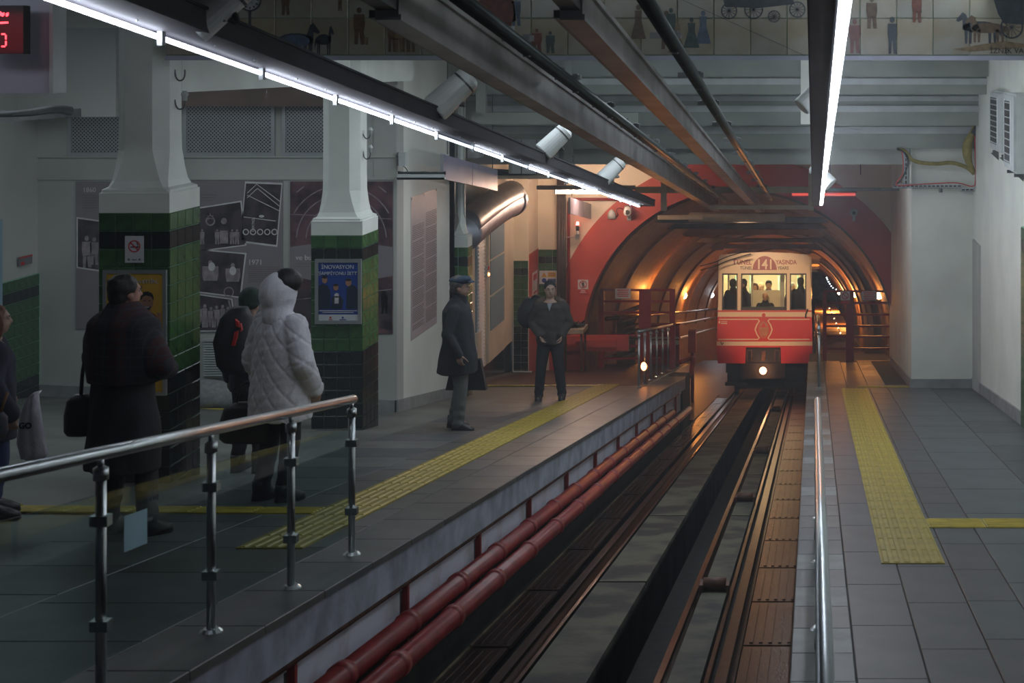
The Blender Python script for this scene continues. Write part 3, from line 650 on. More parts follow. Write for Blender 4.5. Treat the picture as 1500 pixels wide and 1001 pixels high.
fm(t, 'text_band', 'pale', Yp-.002, lambda b, Y: (flat(b, rect(467,455,523,456), Y), flat(b, rect(472,457.5,518,458.5), Y)))
text('İNOVASYON', .064, K['white'], t, P(494.5, 394, Yp-.002)); text('ŞAMPİYONU İETT', .054, K['white'], t, P(494.5, 403, Yp-.002))
# history posters on the back wall
YQ = YB-.02
def board(label, x0, y0, x1, y1, m):
    t = thing('history_poster', label, 'poster', P((x0+x1)/2, y1, YQ)); fm(t, 'panel', m, YQ, lambda b, Y: flat(b, rect(x0,y0,x1,y1), Y, .018)); return t
def photo(t, quad, fn=None):
    cx = sum(p[0] for p in quad)/4; cy = sum(p[1] for p in quad)/4
    fm(t, 'photo_border', 'pale', YQ-.002, lambda b, Y: flat(b, quad, Y))
    fm(t, 'photo', 'pdark', YQ-.004, lambda b, Y: flat(b, [(cx+(x-cx)*.94, cy+(y-cy)*.94) for x, y in quad], Y))
def lines(t, x0, x1, y0, n, dy, m='ink', Y=None):
    def f(b, Y):
        for k in range(n): flat(b, rect(x0, y0+k*dy, x1-(k*7 % 5)*1.5, y0+k*dy+.9), Y)
    fm(t, 'text_lines', m, Y or YQ-.003, f)
t = board('grey history poster headed 1860 left of the nearest column', 111, 266, 200, 482, 'panel')
photo(t, [(112,318),(182,328),(182,403),(112,393)]); text('1860', .09, K['pale'], t, P(121, 281.5, YQ-.004), 'LEFT'); lines(t, 121, 165, 286, 6, 3.6)
fm(t, 'photo_figures', 'pmid', YQ-.008, lambda b, Y: (fig2(b, 127, 392, 46, Y, .3), fig2(b, 138, 388, 40, Y, .3), fig2(b, 155, 392, 44, Y, .3)))
t = board('grey history poster headed 1971 with tilted photographs between the first two columns', 270, 265, 414, 487, 'panel')
photo(t, [(284,305),(354,294),(361,360),(284,370)]); photo(t, [(359,266),(414,268),(406,362),(351,355)]); photo(t, [(284,364),(361,371),(353,437),(284,428)]); photo(t, [(284,430),(340,438),(347,485),(284,486)])
def ph1(b, Y):
    ring2(b, 308, 324, 5, 7, Y); flat(b, [(307,312),(309,316),(313,316),(310,319),(312,323),(308,320),(304,323),(306,319),(303,316),(307,316)], Y)
    flat(b, rect(322,338,334,357), Y); flat(b, disc(328,324,4.5), Y)
    for x in (290,296,318,340,347): fig2(b, x, 358, 22, Y, .3)
def ph2(b, Y):
    for a_, b_ in (((362,283),(376,270)),((376,270),(411,296)),((362,290),(377,276)),((377,276),(409,302)),((362,286),(409,309))): line2(b, a_, b_, 1, Y)
    for k in range(5):
        cx = 360+k*10.5; ring2(b, cx, 340, 3.2, 4.6, Y, 14)
    line2(b, (357,318), (404,324), 1, Y); flat(b, disc(383,317,4,10,2), Y)
def ph3(b, Y): fig2(b, 308, 428, 46, Y, .5, legs=False); fig2(b, 341, 428, 42, Y, .5, legs=False); ring2(b, 335, 428, 6, 7.5, Y)
def ph4(b, Y):
    for x in (291,300,309,317,326,334): fig2(b, x, 480, 34-(x % 5), Y, .3, skirt=(x % 2 == 0))
    line2(b, (335,440), (344,478), 2.4, Y-.003); line2(b, (345,440), (346,478), 2, Y-.003)
fm(t, 'photo_figures', 'pmid', YQ-.008, lambda b, Y: (ph1(b, Y), ph3(b, Y), ph4(b, Y))); fm(t, 'photo_figures', 'pale', YQ-.011, ph2)
fm(t, 'photo_figures', 'pale', YQ-.012, lambda b, Y: (flat(b, disc(310,391,5,12,6.5), Y), flat(b, disc(341,397,5,12,6.5), Y)))
text('ELEKTRİK', .045, K['pale'], t, P(372, 340, YQ-.012), 'LEFT').rotation_euler.y = -PI/2*.97
text('1971', .10, K['pale'], t, P(363, 388, YQ-.004), 'LEFT'); lines(t, 363, 411, 391, 8, 3.1); lines(t, 284, 318, 285, 3, 4)
t = board('brown history poster of the old tunnel behind the second column', 425, 266, 575, 489, 'mauve')
fm(t, 'panel', 'panel', YQ-.002, lambda b, Y: flat(b, [(425,362),(500,352),(575,362),(575,404),(500,420),(425,404)], Y))
def arcs(b, Y):
    for r_ in (52, 66, 80, 96):
        for i in range(20):
            a, c = PI*(1.02+i*.048), PI*(1.02+(i+1)*.048); pa = (500+r_*math.cos(a), 352+r_*math.sin(a)); pc = (500+r_*math.cos(c), 352+r_*math.sin(c))
            if all(426 < p[0] < 574 and 267 < p[1] < 360 for p in (pa, pc)): line2(b, pa, pc, 1.6, Y)
    line2(b, (426,314), (574,321), 1, Y); line2(b, (426,440), (574,424), 1, Y)
fm(t, 'printed_arches', 'pmid', YQ-.005, arcs)
fm(t, 'printed_train', 'pdark', YQ-.004, lambda b, Y: (flat(b, [(425,430),(455,422),(462,480),(425,486)], Y), flat(b, [(556,425),(574,428),(574,486),(556,480)], Y), fig2(b, 563, 460, 34, Y, .3)))
text('ve bugün', .10, K['pale'], t, P(433, 381, YQ-.005), 'LEFT'); lines(t, 433, 457, 386, 2, 4)
# lattice grilles
def lattice(label, x0, x1):
    y0, y1 = 150, 229; Y = YB-.03
    t = thing('lattice_grille', label, 'grille', P((x0+x1)/2, y1, Y), 'lattice grilles along the top of the back wall')
    def fr_(b, Y):
        for r_ in ((x0,y0,x1,y0+5),(x0,y1-5,x1,y1),(x0,y0+5,x0+5,y1-5),(x1-5,y0+5,x1,y1-5)): flat(b, rect(*r_), Y, .03)
    fm(t, 'grille_frame', 'alu', Y, fr_); fm(t, 'backing', 'black', Y+.022, lambda b, Y: flat(b, rect(x0+4,y0+4,x1-4,y1-4), Y, .006))
    bm = BM(); a0, a1, b0, b1 = x0+5, x1-5, y0+5, y1-5; st = 5.4; H_ = b1-b0
    for sgn in (1, -1):
        c = a0-H_
        while c < a1+H_:
            # line x = c + sgn*(y-b0)
            pts = []
            for y in (b0, b1):
                pts.append((c+(y-b0) if sgn > 0 else c+H_-(y-b0), y))
            (xa, ya), (xb, yb) = pts
            lo, hi = a0, a1
            def clip(xa, ya, xb, yb):
                if xa > xb: xa, ya, xb, yb = xb, yb, xa, ya
                if xb <= lo or xa >= hi: return None
                if xa < lo: ya += (yb-ya)*(lo-xa)/(xb-xa); xa = lo
                if xb > hi: yb -= (yb-ya)*(xb-hi)/(xb-xa); xb = hi
                return (xa, ya), (xb, yb)
            q = clip(xa, ya, xb, yb)
            if q and math.hypot(q[1][0]-q[0][0], q[1][1]-q[0][1]) > 1: line2(bm, q[0], q[1], 1.5, Y+.012+(.002 if sgn > 0 else 0), .003)
            c += st
    l = obj('lattice', bm, K['alu'], t); l['kind'] = 'stuff'
lattice('white framed lattice grille left of the nearest column', 99, 185)
lattice('wide lattice grille just right of the nearest column', 268, 402)
lattice('lattice grille disappearing behind the second column', 413, 500)
# louvred radiator low on the back wall
t = thing('louvred_radiator', 'long grey louvred panel low on the back wall behind the white coat', 'radiator', P(375, 554, YB-.1))
bm = BM(); a, b = P(296, 497, YB-.08), P(462, 554, YB-.08); box(bm, a.x, b.x, YB-.06, YB-.01, b.z, a.z); box(bm, a.x, b.x, YB-.1, YB-.06, a.z-.03, a.z); obj('body', bm, M['wallgrey'], t)
bm = BM(); box(bm, a.x+.02, b.x-.02, YB-.085, YB-.06, -.008, .008); me = mesh_of(bm, M['offwhite'])
for k in range(14): inst('louvre', me, t, (0, 0, a.z-.06-k*.033))
# grey sack by the near column
t = thing('stone_sack', 'rounded grey sack on the floor just right of the nearest column', 'sack', P(312, 592, 18.6))
bm = BM(); c = P(305, 580, 18.9); zf = zL(c.x, 18.9); loft(bm, [(c.x,18.9,zf,.34,.22),(c.x,18.9,zf+.1,.38,.26),(c.x-.02,18.9,zf+.22,.35,.24),(c.x-.05,18.9,zf+.31,.24,.16),(c.x-.08,18.9,zf+.35,.08,.06)], 18, 2.2); obj('sack', bm, mat('grey woven sack', (.22,.23,.23), .8, var=.2, scale=14, bump=.6), t, True)
bm = BM(); box(bm, c.x-.3, c.x+.42, 18.6, 18.66, zf, zf+.03); obj('strap', bm, M['yelb'], t)
# text board on the block side
XT = -5.636
def side_poly(bm, x0, x1, zt, zb, X=XT, th=.006):
    y0, y1 = X*F/(x0-VX), X*F/(x1-VX); box(bm, X, X+th, y0, y1, zb, zt)
t = thing('text_board', 'tall lilac board of small print on the white wall block', 'information board', (XT, 20.8, -4.1))
y0, y1 = XT*F/(602-VX), XT*F/(640-VX); zt = -(289-88)*y0/F; zb = -(500-88)*y0/F
bm = BM(); box(bm, XT-.012, XT, y0, y1, zb, zt); obj('panel', bm, K['lilac'], t)
bm = BM()
for c_ in range(2):
    ya = y0+.08+c_*(y1-y0)*.5; yb_ = ya+(y1-y0)*.42; z = zt-.42+(.12 if c_ else 0); k = 0
    while z > zb+.12:
        if k % 9 != 8: box(bm, XT, XT+.002, ya, yb_-(.05 if k % 4 == 3 else 0), z-.012, z)
        z -= .026; k += 1
obj('text_lines', bm, K['ink'], t)['kind'] = 'stuff'
bm = BM()
for p in ((y0+.03,zt-.03),(y1-.03,zt-.03),((y0+y1)/2,zt-.03)): tube(bm, (XT,p[0],p[1]), (XT+.01,p[0],p[1]), .012, n=8)
obj('screw', bm, K['alu'], t)
# small items on the block
t = thing('thermostat_box', 'small white box with a dark side high on the white wall block', 'wall box', P(588, 243, 19.35)); a, b = P(583, 223, 19.35), P(592, 243, 19.35)
bm = BM(); box(bm, a.x+.02, b.x+.03, 19.3, 19.39, b.z, a.z); obj('case', bm, M['offwhite'], t)
bm = BM(); box(bm, a.x, a.x+.02, 19.31, 19.39, b.z, a.z); obj('side', bm, M['steeld'], t)
bm = BM(); path(bm, smoothpts([P(590,243,19.33), P(595,247,19.33), P(598,254,19.3)], 4), .006, 6); obj('cord', bm, M['pipe'], t, True)
t = thing('cable_channel', 'grey cable channel across the front of the white wall block', 'cable tray', P(583, 262, 19.3)); a, b = P(583, 254, 19.25), P(652, 263, 19.25)
bm = BM(); box(bm, a.x, b.x, 19.2, 19.3, b.z, b.z+.03); box(bm, a.x, b.x, 19.2, 19.215, b.z, a.z-.01); obj('channel', bm, M['offwhite'], t)
bm = BM()
for k in range(4): path(bm, smoothpts([P(583+q*14, 253.5+random.uniform(-1.5,1.5), 19.22+k*.02) for q in range(6)], 4), .012, 6)
obj('cables', bm, M['pipe'], t, True)['kind'] = 'stuff'
# hanging blank banners
def banner(label, X, x0, x1, yt0, yb0, yt1):
    y0, y1 = X*F/(x0-VX), X*F/(x1-VX); za, zb_, zc = (88-yt0)*y0/F, (88-yb0)*y0/F, (88-yt1)*y1/F; h = za-zb_
    t = thing('hanging_panel', label, 'hanging sign', (X, (y0+y1)/2, zb_), 'blank hanging panels')
    mid = (y0+y1)/2; zm = (za+zc)/2
    for k, (p, q, zp, zq) in enumerate(((y0, mid-.01, za, zm), (mid+.01, y1, zm, zc))):
        bm = BM(); quadbox(bm, [(X-.03,p,zp-h),(X,p,zp-h),(X,q,zq-h),(X-.03,q,zq-h),(X-.03,p,zp),(X,p,zp),(X,q,zq),(X-.03,q,zq)]); obj('panel', bm, mat('blank violet panel', (.24,.23,.33), .3, var=.15, scale=2, col2=(.33,.33,.42)), t)
    bm = BM(); quadbox(bm, [(X-.035,y0-.02,za-h),(X+.01,y0-.02,za-h),(X+.01,y0,za-h),(X-.035,y0,za-h),(X-.035,y0-.02,za),(X+.01,y0-.02,za),(X+.01,y0,za),(X-.035,y0,za)]); obj('edge_cap', bm, K['alu'], t)
    bm = BM()
    for y, z in ((y0+.3, za), (y1-.3, zc)): tube(bm, (X-.015,y,z-.02), (X-.015,y,.42 if y < 24 else -1.76), .008, n=6)
    obj('hanger', bm, M['steeld'], t)
banner('pair of blank violet hanging panels beside the left lamp row', -5.15, 649, 729, 226, 262, 249)
banner('dark blank hanging panel just below the warm tube', -4.75, 835, 872, 289, 313, 301)
# duct and cables near the ceiling
t = thing('foil_duct', 'fat foil-wrapped duct running along the cream booth wall', 'duct', P(725, 300, 26))
pts = [P(676, 345, 23.6), P(700, 325, 25.0), P(725, 307, 26.3), P(748, 294, 27.6)]
bm = BM(); path(bm, smoothpts(pts, 4), .30, 16); obj('duct', bm, M['silver'], t, True)
bm = BM(); path(bm, smoothpts([p+Vector((.02,0,.12)) for p in pts], 4), .27, 16); obj('wrapping', bm, M['steeld'], t, True)
bm = BM(); tube(bm, pts[-1]-Vector((0,.1,0)), pts[-1]+Vector((.03,.12,-.0)), .32, .30, 18); obj('end_collar', bm, M['silver'], t, True)
t = thing('cable_ladder', 'sagging bundle of cables on a ladder near the left ceiling', 'cable tray', P(770, 262, 24.5))
bm = BM(); a, b = P(700, 257, 24.2), P(812, 262, 24.2); box(bm, a.x, b.x, 24.15, 24.17, b.z, a.z); box(bm, a.x, b.x, 24.55, 24.57, b.z, a.z)
for k in range(8): x = a.x+(b.x-a.x)*(k+.5)/8; box(bm, x-.02, x+.02, 24.15, 24.57, b.z, b.z+.02)
obj('ladder', bm, M['beamw'], t)
bm = BM()
for k in range(9):
    path(bm, smoothpts([P(700, 250+random.uniform(-4,3), 24.2+k*.04), P(735, 253+random.uniform(-5,4), 24.2+k*.04), P(770, 252+random.uniform(-5,4), 24.2+k*.04), P(805, 246+random.uniform(-6,4), 24.2+k*.04), P(840, 236+random.uniform(-8,3), 24.3+k*.04)], 4), .022, 6)
obj('cables', bm, M['pipe'], t, True)['kind'] = 'stuff'
for i, (xa, xb, ya, yb_, lb) in enumerate(((655, 700, 192, 232, 'pale boxed duct behind the violet panels'), (742, 812, 205, 255, 'grey boxed duct over the sagging cables'))):
    Yd = 23.9; a, b = P(xa, ya, Yd), P(xb, yb_, Yd); t = thing('ceiling_duct', lb, 'duct', (a.x, Yd, b.z)); bm = BM(); loft(bm, [((a.x+b.x)/2, Yd+.3, b.z, (b.x-a.x)/2, .25), ((a.x+b.x)/2, Yd+.3, a.z, (b.x-a.x)/2, .25)], 24, 6); obj('casing', bm, M['offwhite'], t)
    bm = BM()
    for q in (.3, .62): x = a.x+(b.x-a.x)*q; box(bm, x-.008, x+.008, Yd+.04, Yd+.06, b.z, a.z)
    obj('seam', bm, M['steeld'], t)
# booth door, louvres, alarm
XD = -6.2
def yd(x): return XD*F/(x-VX)
t = sthing('door_2', (XD, 27.9, -5.6), 'blue panelled door in the cream booth wall')
bm = BM(); box(bm, XD, XD+.05, yd(712), yd(737), -5.74, -3.05); obj('door_frame', bm, M['cream'], t)
for k in range(3):
    bm = BM(); box(bm, XD+.05, XD+.065, yd(714), yd(734), -5.15+k*.68, -4.55+k*.68+.04); obj('door_panel', bm, M['blue'], t)
t = thing('louvred_shutter', 'narrow white louvred shutter beside the blue panelled door', 'shutter', (XD, yd(701), -5.7))
bm = BM(); box(bm, XD, XD+.02, yd(696), yd(707), -5.75, -2.9); obj('shutter_frame', bm, M['blue'], t)
bm = BM(); quadbox(bm, [(XD+.02,yd(697.5),-.02),(XD+.06,yd(697.5),-.02),(XD+.06,yd(706),-.02),(XD+.02,yd(706),-.02),(XD+.02,yd(697.5),.03),(XD+.03,yd(697.5),.03),(XD+.03,yd(706),.03),(XD+.02,yd(706),.03)]); me = mesh_of(bm, M['white'])
for k in range(38): inst('slat', me, t, (0, 0, -5.68+k*.07))
t = thing('call_point', 'small red glowing call point on the cream booth wall', 'alarm button', (XD+.03, yd(711), -4.2)); a = P(711, 398, yd(711))
bm = BM(); box(bm, XD, XD+.06, yd(709.5), yd(712), a.z-.1, a.z+.12); obj('case', bm, M['offwhite'], t)
bm = BM(); box(bm, XD+.06, XD+.07, yd(710), yd(711.6), a.z+.03, a.z+.1); obj('label_plate', bm, K['red'], t)
bm = BM(); ell(bm, (XD+.07, yd(710.8), a.z-.05), (.02,.03,.03)); obj('lamp', bm, em('small orange lamp', (1,.25,.08), 12), t, True)
# white conduit loop on the pier
t = thing('white_conduit', 'thin white conduit bent round the foot of the dark tiled pier', 'pipe', P(752, 545, 29.5)); bm = BM()
path(bm, [P(751,470,29.5), P(751,470.5,29.5), P(751,543,29.5), P(752,544.5,29.5), P(779,545,29.5)], .018, 8); obj('conduit', bm, M['offwhite'], t, True)
# ---- lamp rows ----
def zC(y, h): return h-SR*y
def fixture(label, X0, X1, ya, yb, hb, ht, Xt, y_from, glow, rt):
    t = thing('strip_light', label, 'lamp', ((X0+X1)/2, ya, zC(ya, hb)))
    bm = BM(); sbox(bm, X0, X1, ya, yb, -hb, -ht, SR); sbox(bm, X0-.01, X1+.01, ya, yb, -ht, -ht-.015, SR); obj('housing', bm, M['housing'], t)
    bm = BM(); sbox(bm, X0-.012 if Xt < (X0+X1)/2 else X1, X0 if Xt < (X0+X1)/2 else X1+.012, ya, yb, -hb+.01, -hb-.03, SR) if 1 else sbox(bm, X1-.035 if Xt < (X0+X1)/2 else X0, X1 if Xt < (X0+X1)/2 else X0+.03, ya, yb, -hb+.012, -hb, SR); obj('reflector_lip', bm, M['housing'], t)
    L_ = 1.24; g = {}
    y = y_from; k = 0; 
    bmh = BM(); box(bmh, -.012, .012, -.02, .02, -.045, .03); meh = mesh_of(bmh, M['offwhite']); bmc = BM(); 
    for q in (0,): ell(bmc, (q,0,0), (.006,.006,.006), None, 8, 6)
    mec = mesh_of(bmc, M['steel'], True)
    while y+L_*.9 < yb:
        b = glow[k % len(glow)]
        if b not in g:
            bm = BM(); tube(bm, (0,.03,-.03*SR), (0,L_-.03,-(L_-.03)*SR), rt, n=12); g[b] = mesh_of(bm, M[b], True)
        zo = .03 if Xt < 0 else -.015; inst('tube', g[b], t, (Xt, y, zC(y, hb)-zo)); inst('tube_holder', meh, t, (Xt, y, zC(y, hb)-zo+.01))
        for q in ((.35,.85) if Xt < -1 else ()): inst('clip', mec, t, ((X0+X1)/2+.02*((k % 2)*2-1), y+q, zC(y+q, hb)-.012))
        y += L_; k += 1
    return t
fixture('long left row of cool tubes hung over the left platform edge', -3.12, -2.88, 4.2, 26.0, 1.12, 1.225, -3.09, 5.55, ['tube','tubemid','tube','tube','tube','tubedim','tube','tubedim','tube','tubedim','tube'], .012) if M.setdefault('tubemid', em('medium tube', (.78,.86,1.0), 7)) else None
fixture('right row of cool tubes hung over the right platform', -.02, .092, 4.2, 26.0, 1.12, 1.2, .128, 5.45, ['tube','tube','tube','tube','tubemid'], .034)
def spot(label, x, y, Y, sc=1.0, az=1):
    p = P(x, y, Y); t = thing('spotlight', label, 'spotlight', p, 'white cylinder spotlights on the lamp rows')
    d = Vector((-.62*az, -.25, -.62)).normalized(); L_ = .34*sc; r = .115*sc
    bm = BM(); a = p-d*L_*.5; b = p+d*L_*.5; tube(bm, a, b, r*.86, r, 22); tube(bm, b, b+d*.012, r, r*.93, 22); tube(bm, a, a-d*.03, r*.86, r*.6, 22); obj('shade', bm, M['white'], t)
    bm = BM(); tube(bm, a+d*.04, a+d*.055, r*.905, r*.905, 22); obj('band', bm, M['steeld'], t)
    bm = BM(); hx = -2.86 if x < 1000 else .05; hz = zC(Y, 1.215); q = p+Vector((.03*az, 0, -.06*sc)); path(bm, smoothpts([q, q+Vector((.07*az,0,-.03)), Vector((hx+.03*az,Y,hz+.06)), Vector((hx,Y,hz))], 4), .016, 8); box(bm, hx-.04, hx+.04, p.y-.04, p.y+.04, hz-.03, hz+.03); obj('bracket', bm, M['steeld'], t)
spot('largest white cylinder spotlight on the left lamp row', 662, 137, 11.1); spot('middle white cylinder spotlight on the left lamp row', 812, 207, 15.5, .96)
spot('smallest white cylinder spotlight on the left lamp row, before the arch', 896, 250, 20.2, 1.0); spot('white spotlight cut by the top frame edge on the left lamp row', 318, 8, 6.9, .85)
spot('white spotlight low on the right lamp row', 1204, 258, 20.6, 1.0, -1); spot('white spotlight halfway on the right lamp row', 1190, 141, 13.2, .8, 1)
# ---- steel trays over the track ----
def tray(label, X0, X1, hb, ht, ya, yb, pX, ph, lab2):
    t = thing('steel_tray', label, 'cable tray', ((X0+X1)/2, ya, zC(ya, hb)))
    bm = BM(); sbox(bm, X0, X1, ya, yb, -hb, -ht, SR); sbox(bm, X1, X1+.02, ya, yb, -ht, -ht+.03, SR); sbox(bm, X1, X1+.012, ya, yb, -hb, -hb-.03, SR); obj('channel', bm, M['tray'], t)
    bm = BM(); sbox(bm, X0-.03, X0, ya, yb, -hb-.01, -hb-.05, SR); obj('flange', bm, M['steeld'], t)
    bm = BM(); sbox(bm, X0+.01, X1-.01, 3.0, ya, -hb-.05, -ht, SR); obj('inner_channel', bm, M['steeld'], t)
    t2 = thing('conduit', lab2, 'pipe', (pX, ya, zC(ya, ph)))
    bm = BM(); tube(bm, (pX, 3, zC(3, ph)), (pX, 30, zC(30, ph)), .045, n=12); obj('pipe', bm, M['pipe'], t2, True)
    bmq = BM(); box(bmq, -.16, .04, -.03, .03, .05, .09); box(bmq, -.02, .02, -.03, .03, -.05, .10); tube(bmq, (-.1,0,.08), (-.1,0,.15), .02, n=8); me = mesh_of(bmq, M['steeld'])
    y = 9.3
    while y < 29: inst('bracket', me, t2, (pX, y, zC(y, ph))); y += 1.9
    bmq = BM(); box(bmq, -.01, .01, -.02, .02, 0, .5); me = mesh_of(bmq, M['steeld']); y = 8.0
tray('broad left steel tray hung along the track', -2.21, -2.09, 1.25, 1.52, 7.22, 31.5, -1.86, 1.42, 'dark conduit running beside the left steel tray')
tray('narrower right steel tray hung along the track', -1.28, -1.165, 1.25, 1.44, 7.22, 34, -.90, 1.44, 'dark conduit running beside the right steel tray')
# ---- frames and lamps before the arch ----
def hbar(label, x0, x1, y0, y1, Y, m, name='steel_beam', cat='beam', d=.1, group=None):
    a, b = P(x0, y0, Y), P(x1, y1, Y); bm = BM(); box(bm, a.x, b.x, Y, Y+d, b.z, a.z); o = obj(name, bm, m); tag(o, label, cat, group); return o
hbar('pale upper crossbar before the tunnel arch', 930, 1190, 274, 283, 27.6, M['beamw'])
hbar('pale lower crossbar before the tunnel arch', 1040, 1186, 301, 307, 27.7, M['beamw'])
hbar('thin dark crossbar running right to the white block', 1190, 1318, 276, 280, 27.6, M['steeld'])
hbar('pale upright joining the two crossbars', 1184, 1192, 252, 309, 27.5, M['beamw'], 'steel_post', 'post')
hbar('pale upright at the left end of the crossbars', 968, 976, 258, 309, 27.5, M['beamw'], 'steel_post', 'post')
hbar('dark pipe over the cream wall, left of the arch', 786, 930, 272, 278, 28.2, M['steeld'], 'wall_pipe', 'pipe')
hbar('pale batten under the arch top', 963, 1030, 316, 322, 29.6, M['beamw'], 'steel_beam', 'beam')
t = thing('fluorescent_lamp', 'bright warm tube across the top left of the arch', 'lamp', P(850, 284, 28.6)); bm = BM(); a, b = P(815, 281, 28.6), P(886, 281, 28.6); tube(bm, a, b, .034, n=12); obj('tube', bm, M['tubewarm'], t, True)
bm = BM(); box(bm, a.x-.03, b.x+.03, 28.57, 28.63, a.z+.045, a.z+.08)
for x in (a.x-.02, b.x+.02): box(bm, x-.015, x+.015, 28.56, 28.64, a.z-.04, a.z+.08)
obj('holder', bm, M['offwhite'], t)
t = thing('fluorescent_lamp', 'dull red tube across the top right of the arch', 'lamp', P(1205, 288, 28.9)); bm = BM(); a, b = P(1160, 285, 28.9), P(1253, 285, 28.9); tube(bm, a, b, .03, n=12); obj('tube', bm, M['tubered'], t, True)
bm = BM(); box(bm, a.x-.03, b.x+.03, 28.88, 28.94, a.z+.04, a.z+.08); obj('holder', bm, M['redmetal'], t)
# red pipes, riser, signal lamp, camera, sensor
t = thing('red_pipe', 'thin red water pipe bending down beside the arch', 'pipe', P(833, 520, YA-.12)); bm = BM()
path(bm, [P(930,292,YA-.12), P(840,292,YA-.12), P(834,293,YA-.12), P(833,297,YA-.12), P(833,520,YA-.12)], .032, 8); obj('pipe', bm, M['redmetal'], t, True)
t = thing('dark_riser', 'bundle of dark pipes rising beside the cream wall', 'pipe', P(823, 500, YA-.2)); bm = BM()
for x, r in ((819,.05),(823.5,.045),(827,.035)): tube(bm, P(x,262,YA-.2), P(x,515,YA-.2), r, n=10)
obj('pipes', bm, mat('brown black pipe', (.07,.05,.045), .4, .3, var=.2, scale=5), t, True)['kind'] = 'stuff'
t = thing('signal_lamp', 'red signal lamp on a small arm beside the arch', 'signal lamp', P(846, 349, YA-.2)); Y = YA-.3; bm = BM()
tube(bm, P(846,349,Y), P(846,338,Y), .03, n=12); obj('lamp_stem', bm, M['offwhite'], t, True)
bm = BM(); tube(bm, P(846,338,Y), P(846,330,Y), .036, n=12); obj('dark_lens', bm, M['black'], t, True)
bm = BM(); tube(bm, P(846,330,Y), P(846,326,Y), .036, .03, n=12); ell(bm, P(846,326,Y), (.03,.03,.02)); obj('red_lens', bm, em('red lens', (1,.06,.05), 22), t, True)
bm = BM(); tube(bm, P(827,348,Y+.1), P(845,347,Y), .012, n=6); box(bm, P(843,0,Y).x, P(849,0,Y).x, Y-.04, Y+.04, P(0,351,Y).z, P(0,343,Y).z); obj('arm', bm, M['steel'], t)
t = thing('security_camera', 'white bullet camera on the red arch band', 'camera', P(919, 318, YA-.3)); c = P(919, 311, YA-.35); bm = BM(); tube(bm, c, c+Vector((-.03,.28,.06)), .085, .08, 16); tube(bm, c+Vector((.005,-.03,-.0)), c, .075, .085, 16, True); obj('case', bm, M['white'], t, True)
bm = BM(); tube(bm, c+Vector((.004,-.036,0)), c+Vector((.004,-.028,0)), .05, n=14); obj('lens', bm, M['black'], t)
bm = BM(); tube(bm, c+Vector((0,.1,-.07)), c+Vector((0,.28,-.16)), .02, n=8); box(bm, c.x-.04, c.x+.04, YA-.10, YA-.05, c.z-.2, c.z-.1); obj('mount', bm, M['offwhite'], t)
t = thing('wall_siren', 'small grey domed siren left of the bullet camera', 'siren', P(896, 318, YA-.1)); c = P(896, 314, YA-.1); bm = BM(); loft(bm, [(c.x,c.y,c.z-.09,.09,.06),(c.x,c.y,c.z,.085,.06),(c.x,c.y,c.z+.06,.06,.05),(c.x,c.y,c.z+.1,.02,.02)], 14, 2); obj('dome', bm, M['offwhite'], t, True)
bm = BM(); path(bm, smoothpts([P(899,318,YA-.07), P(905,316,YA-.07), P(903,308,YA-.07), P(908,305,YA-.07), P(914,308,YA-.07)], 5), .008, 6); obj('cord', bm, M['pipe'], t, True)
t = thing('wall_siren', 'small grey round box on the right of the red arch band', 'siren', P(1251, 318, YA-.1)); c = P(1251, 312, YA-.1); bm = BM(); tube(bm, c, c+Vector((0,.08,0)), .08, .09, 14); box(bm, c.x-.03, c.x+.03, c.y+.02, c.y+.08, c.z-.18, c.z-.06); obj('case', bm, M['offwhite'], t)
bm = BM(); tube(bm, c+Vector((0,-.01,0)), c, .04, n=12); obj('eye', bm, M['black'], t)
# signs at the arch
t = thing('no_entry_sign', 'no-walking sign over a small red plate on the arch band', 'sign', P(853, 431, YA-.06)); Y = YA-.06
fm(t, 'plate', 'white', Y, lambda b, Y: flat(b, rect(846.5,410,861.5,424), Y, .015)); fm(t, 'lower_plate', 'red', Y, lambda b, Y: flat(b, rect(846.5,424.3,861.5,431), Y, .015))
fm(t, 'ring', 'red', Y-.003, lambda b, Y: (ring2(b, 854, 417, 4.6, 5.8, Y, 20), line2(b, (850,413), (858,421), 1.1, Y))); fm(t, 'symbol', 'black', Y-.006, lambda b, Y: fig2(b, 854, 421.5, 9, Y, .35))
fm(t, 'text_lines', 'pale', Y-.003, lambda b, Y: (flat(b, rect(851,425.6,857,426.8), Y), flat(b, rect(849.5,428,858.5,429.2), Y)))
t = thing('warning_sign', 'yellow and blue warning sign on the green tiles left of the arch', 'sign', P(803, 416, YA-.06)); Y = YA-.07
fm(t, 'plate', 'white', Y, lambda b, Y: flat(b, rect(790,397,816,416), Y, .015)); fm(t, 'triangle', 'yellow', Y-.003, lambda b, Y: (flat(b, [(793,406),(801,406),(797,399)], Y), flat(b, rect(802.5,399,814,406), Y)))
fm(t, 'symbol', 'blue', Y-.003, lambda b, Y: (flat(b, disc(797,411,3.4,14), Y), flat(b, rect(802.5,408.5,814,414), Y))); fm(t, 'text_lines', 'ink', Y-.006, lambda b, Y: (flat(b, rect(804,400.5,812.5,401.5), Y), flat(b, rect(804,403,812.5,404), Y)))
t = thing('small_notice', 'small red bordered notice on the red side of the grey pier', 'sign', (-5.86, 30.2, -4.7)); bm = BM(); box(bm, -5.87, -5.86, 29.9, 30.4, -5.0, -4.45); obj('plate', bm, K['pale'], t)
bm = BM(); box(bm, -5.86, -5.857, 29.97, 30.33, -4.9, -4.86); box(bm, -5.86, -5.857, 29.97, 30.33, -4.62, -4.5); obj('print', bm, K['red'], t)['kind'] = 'stuff'
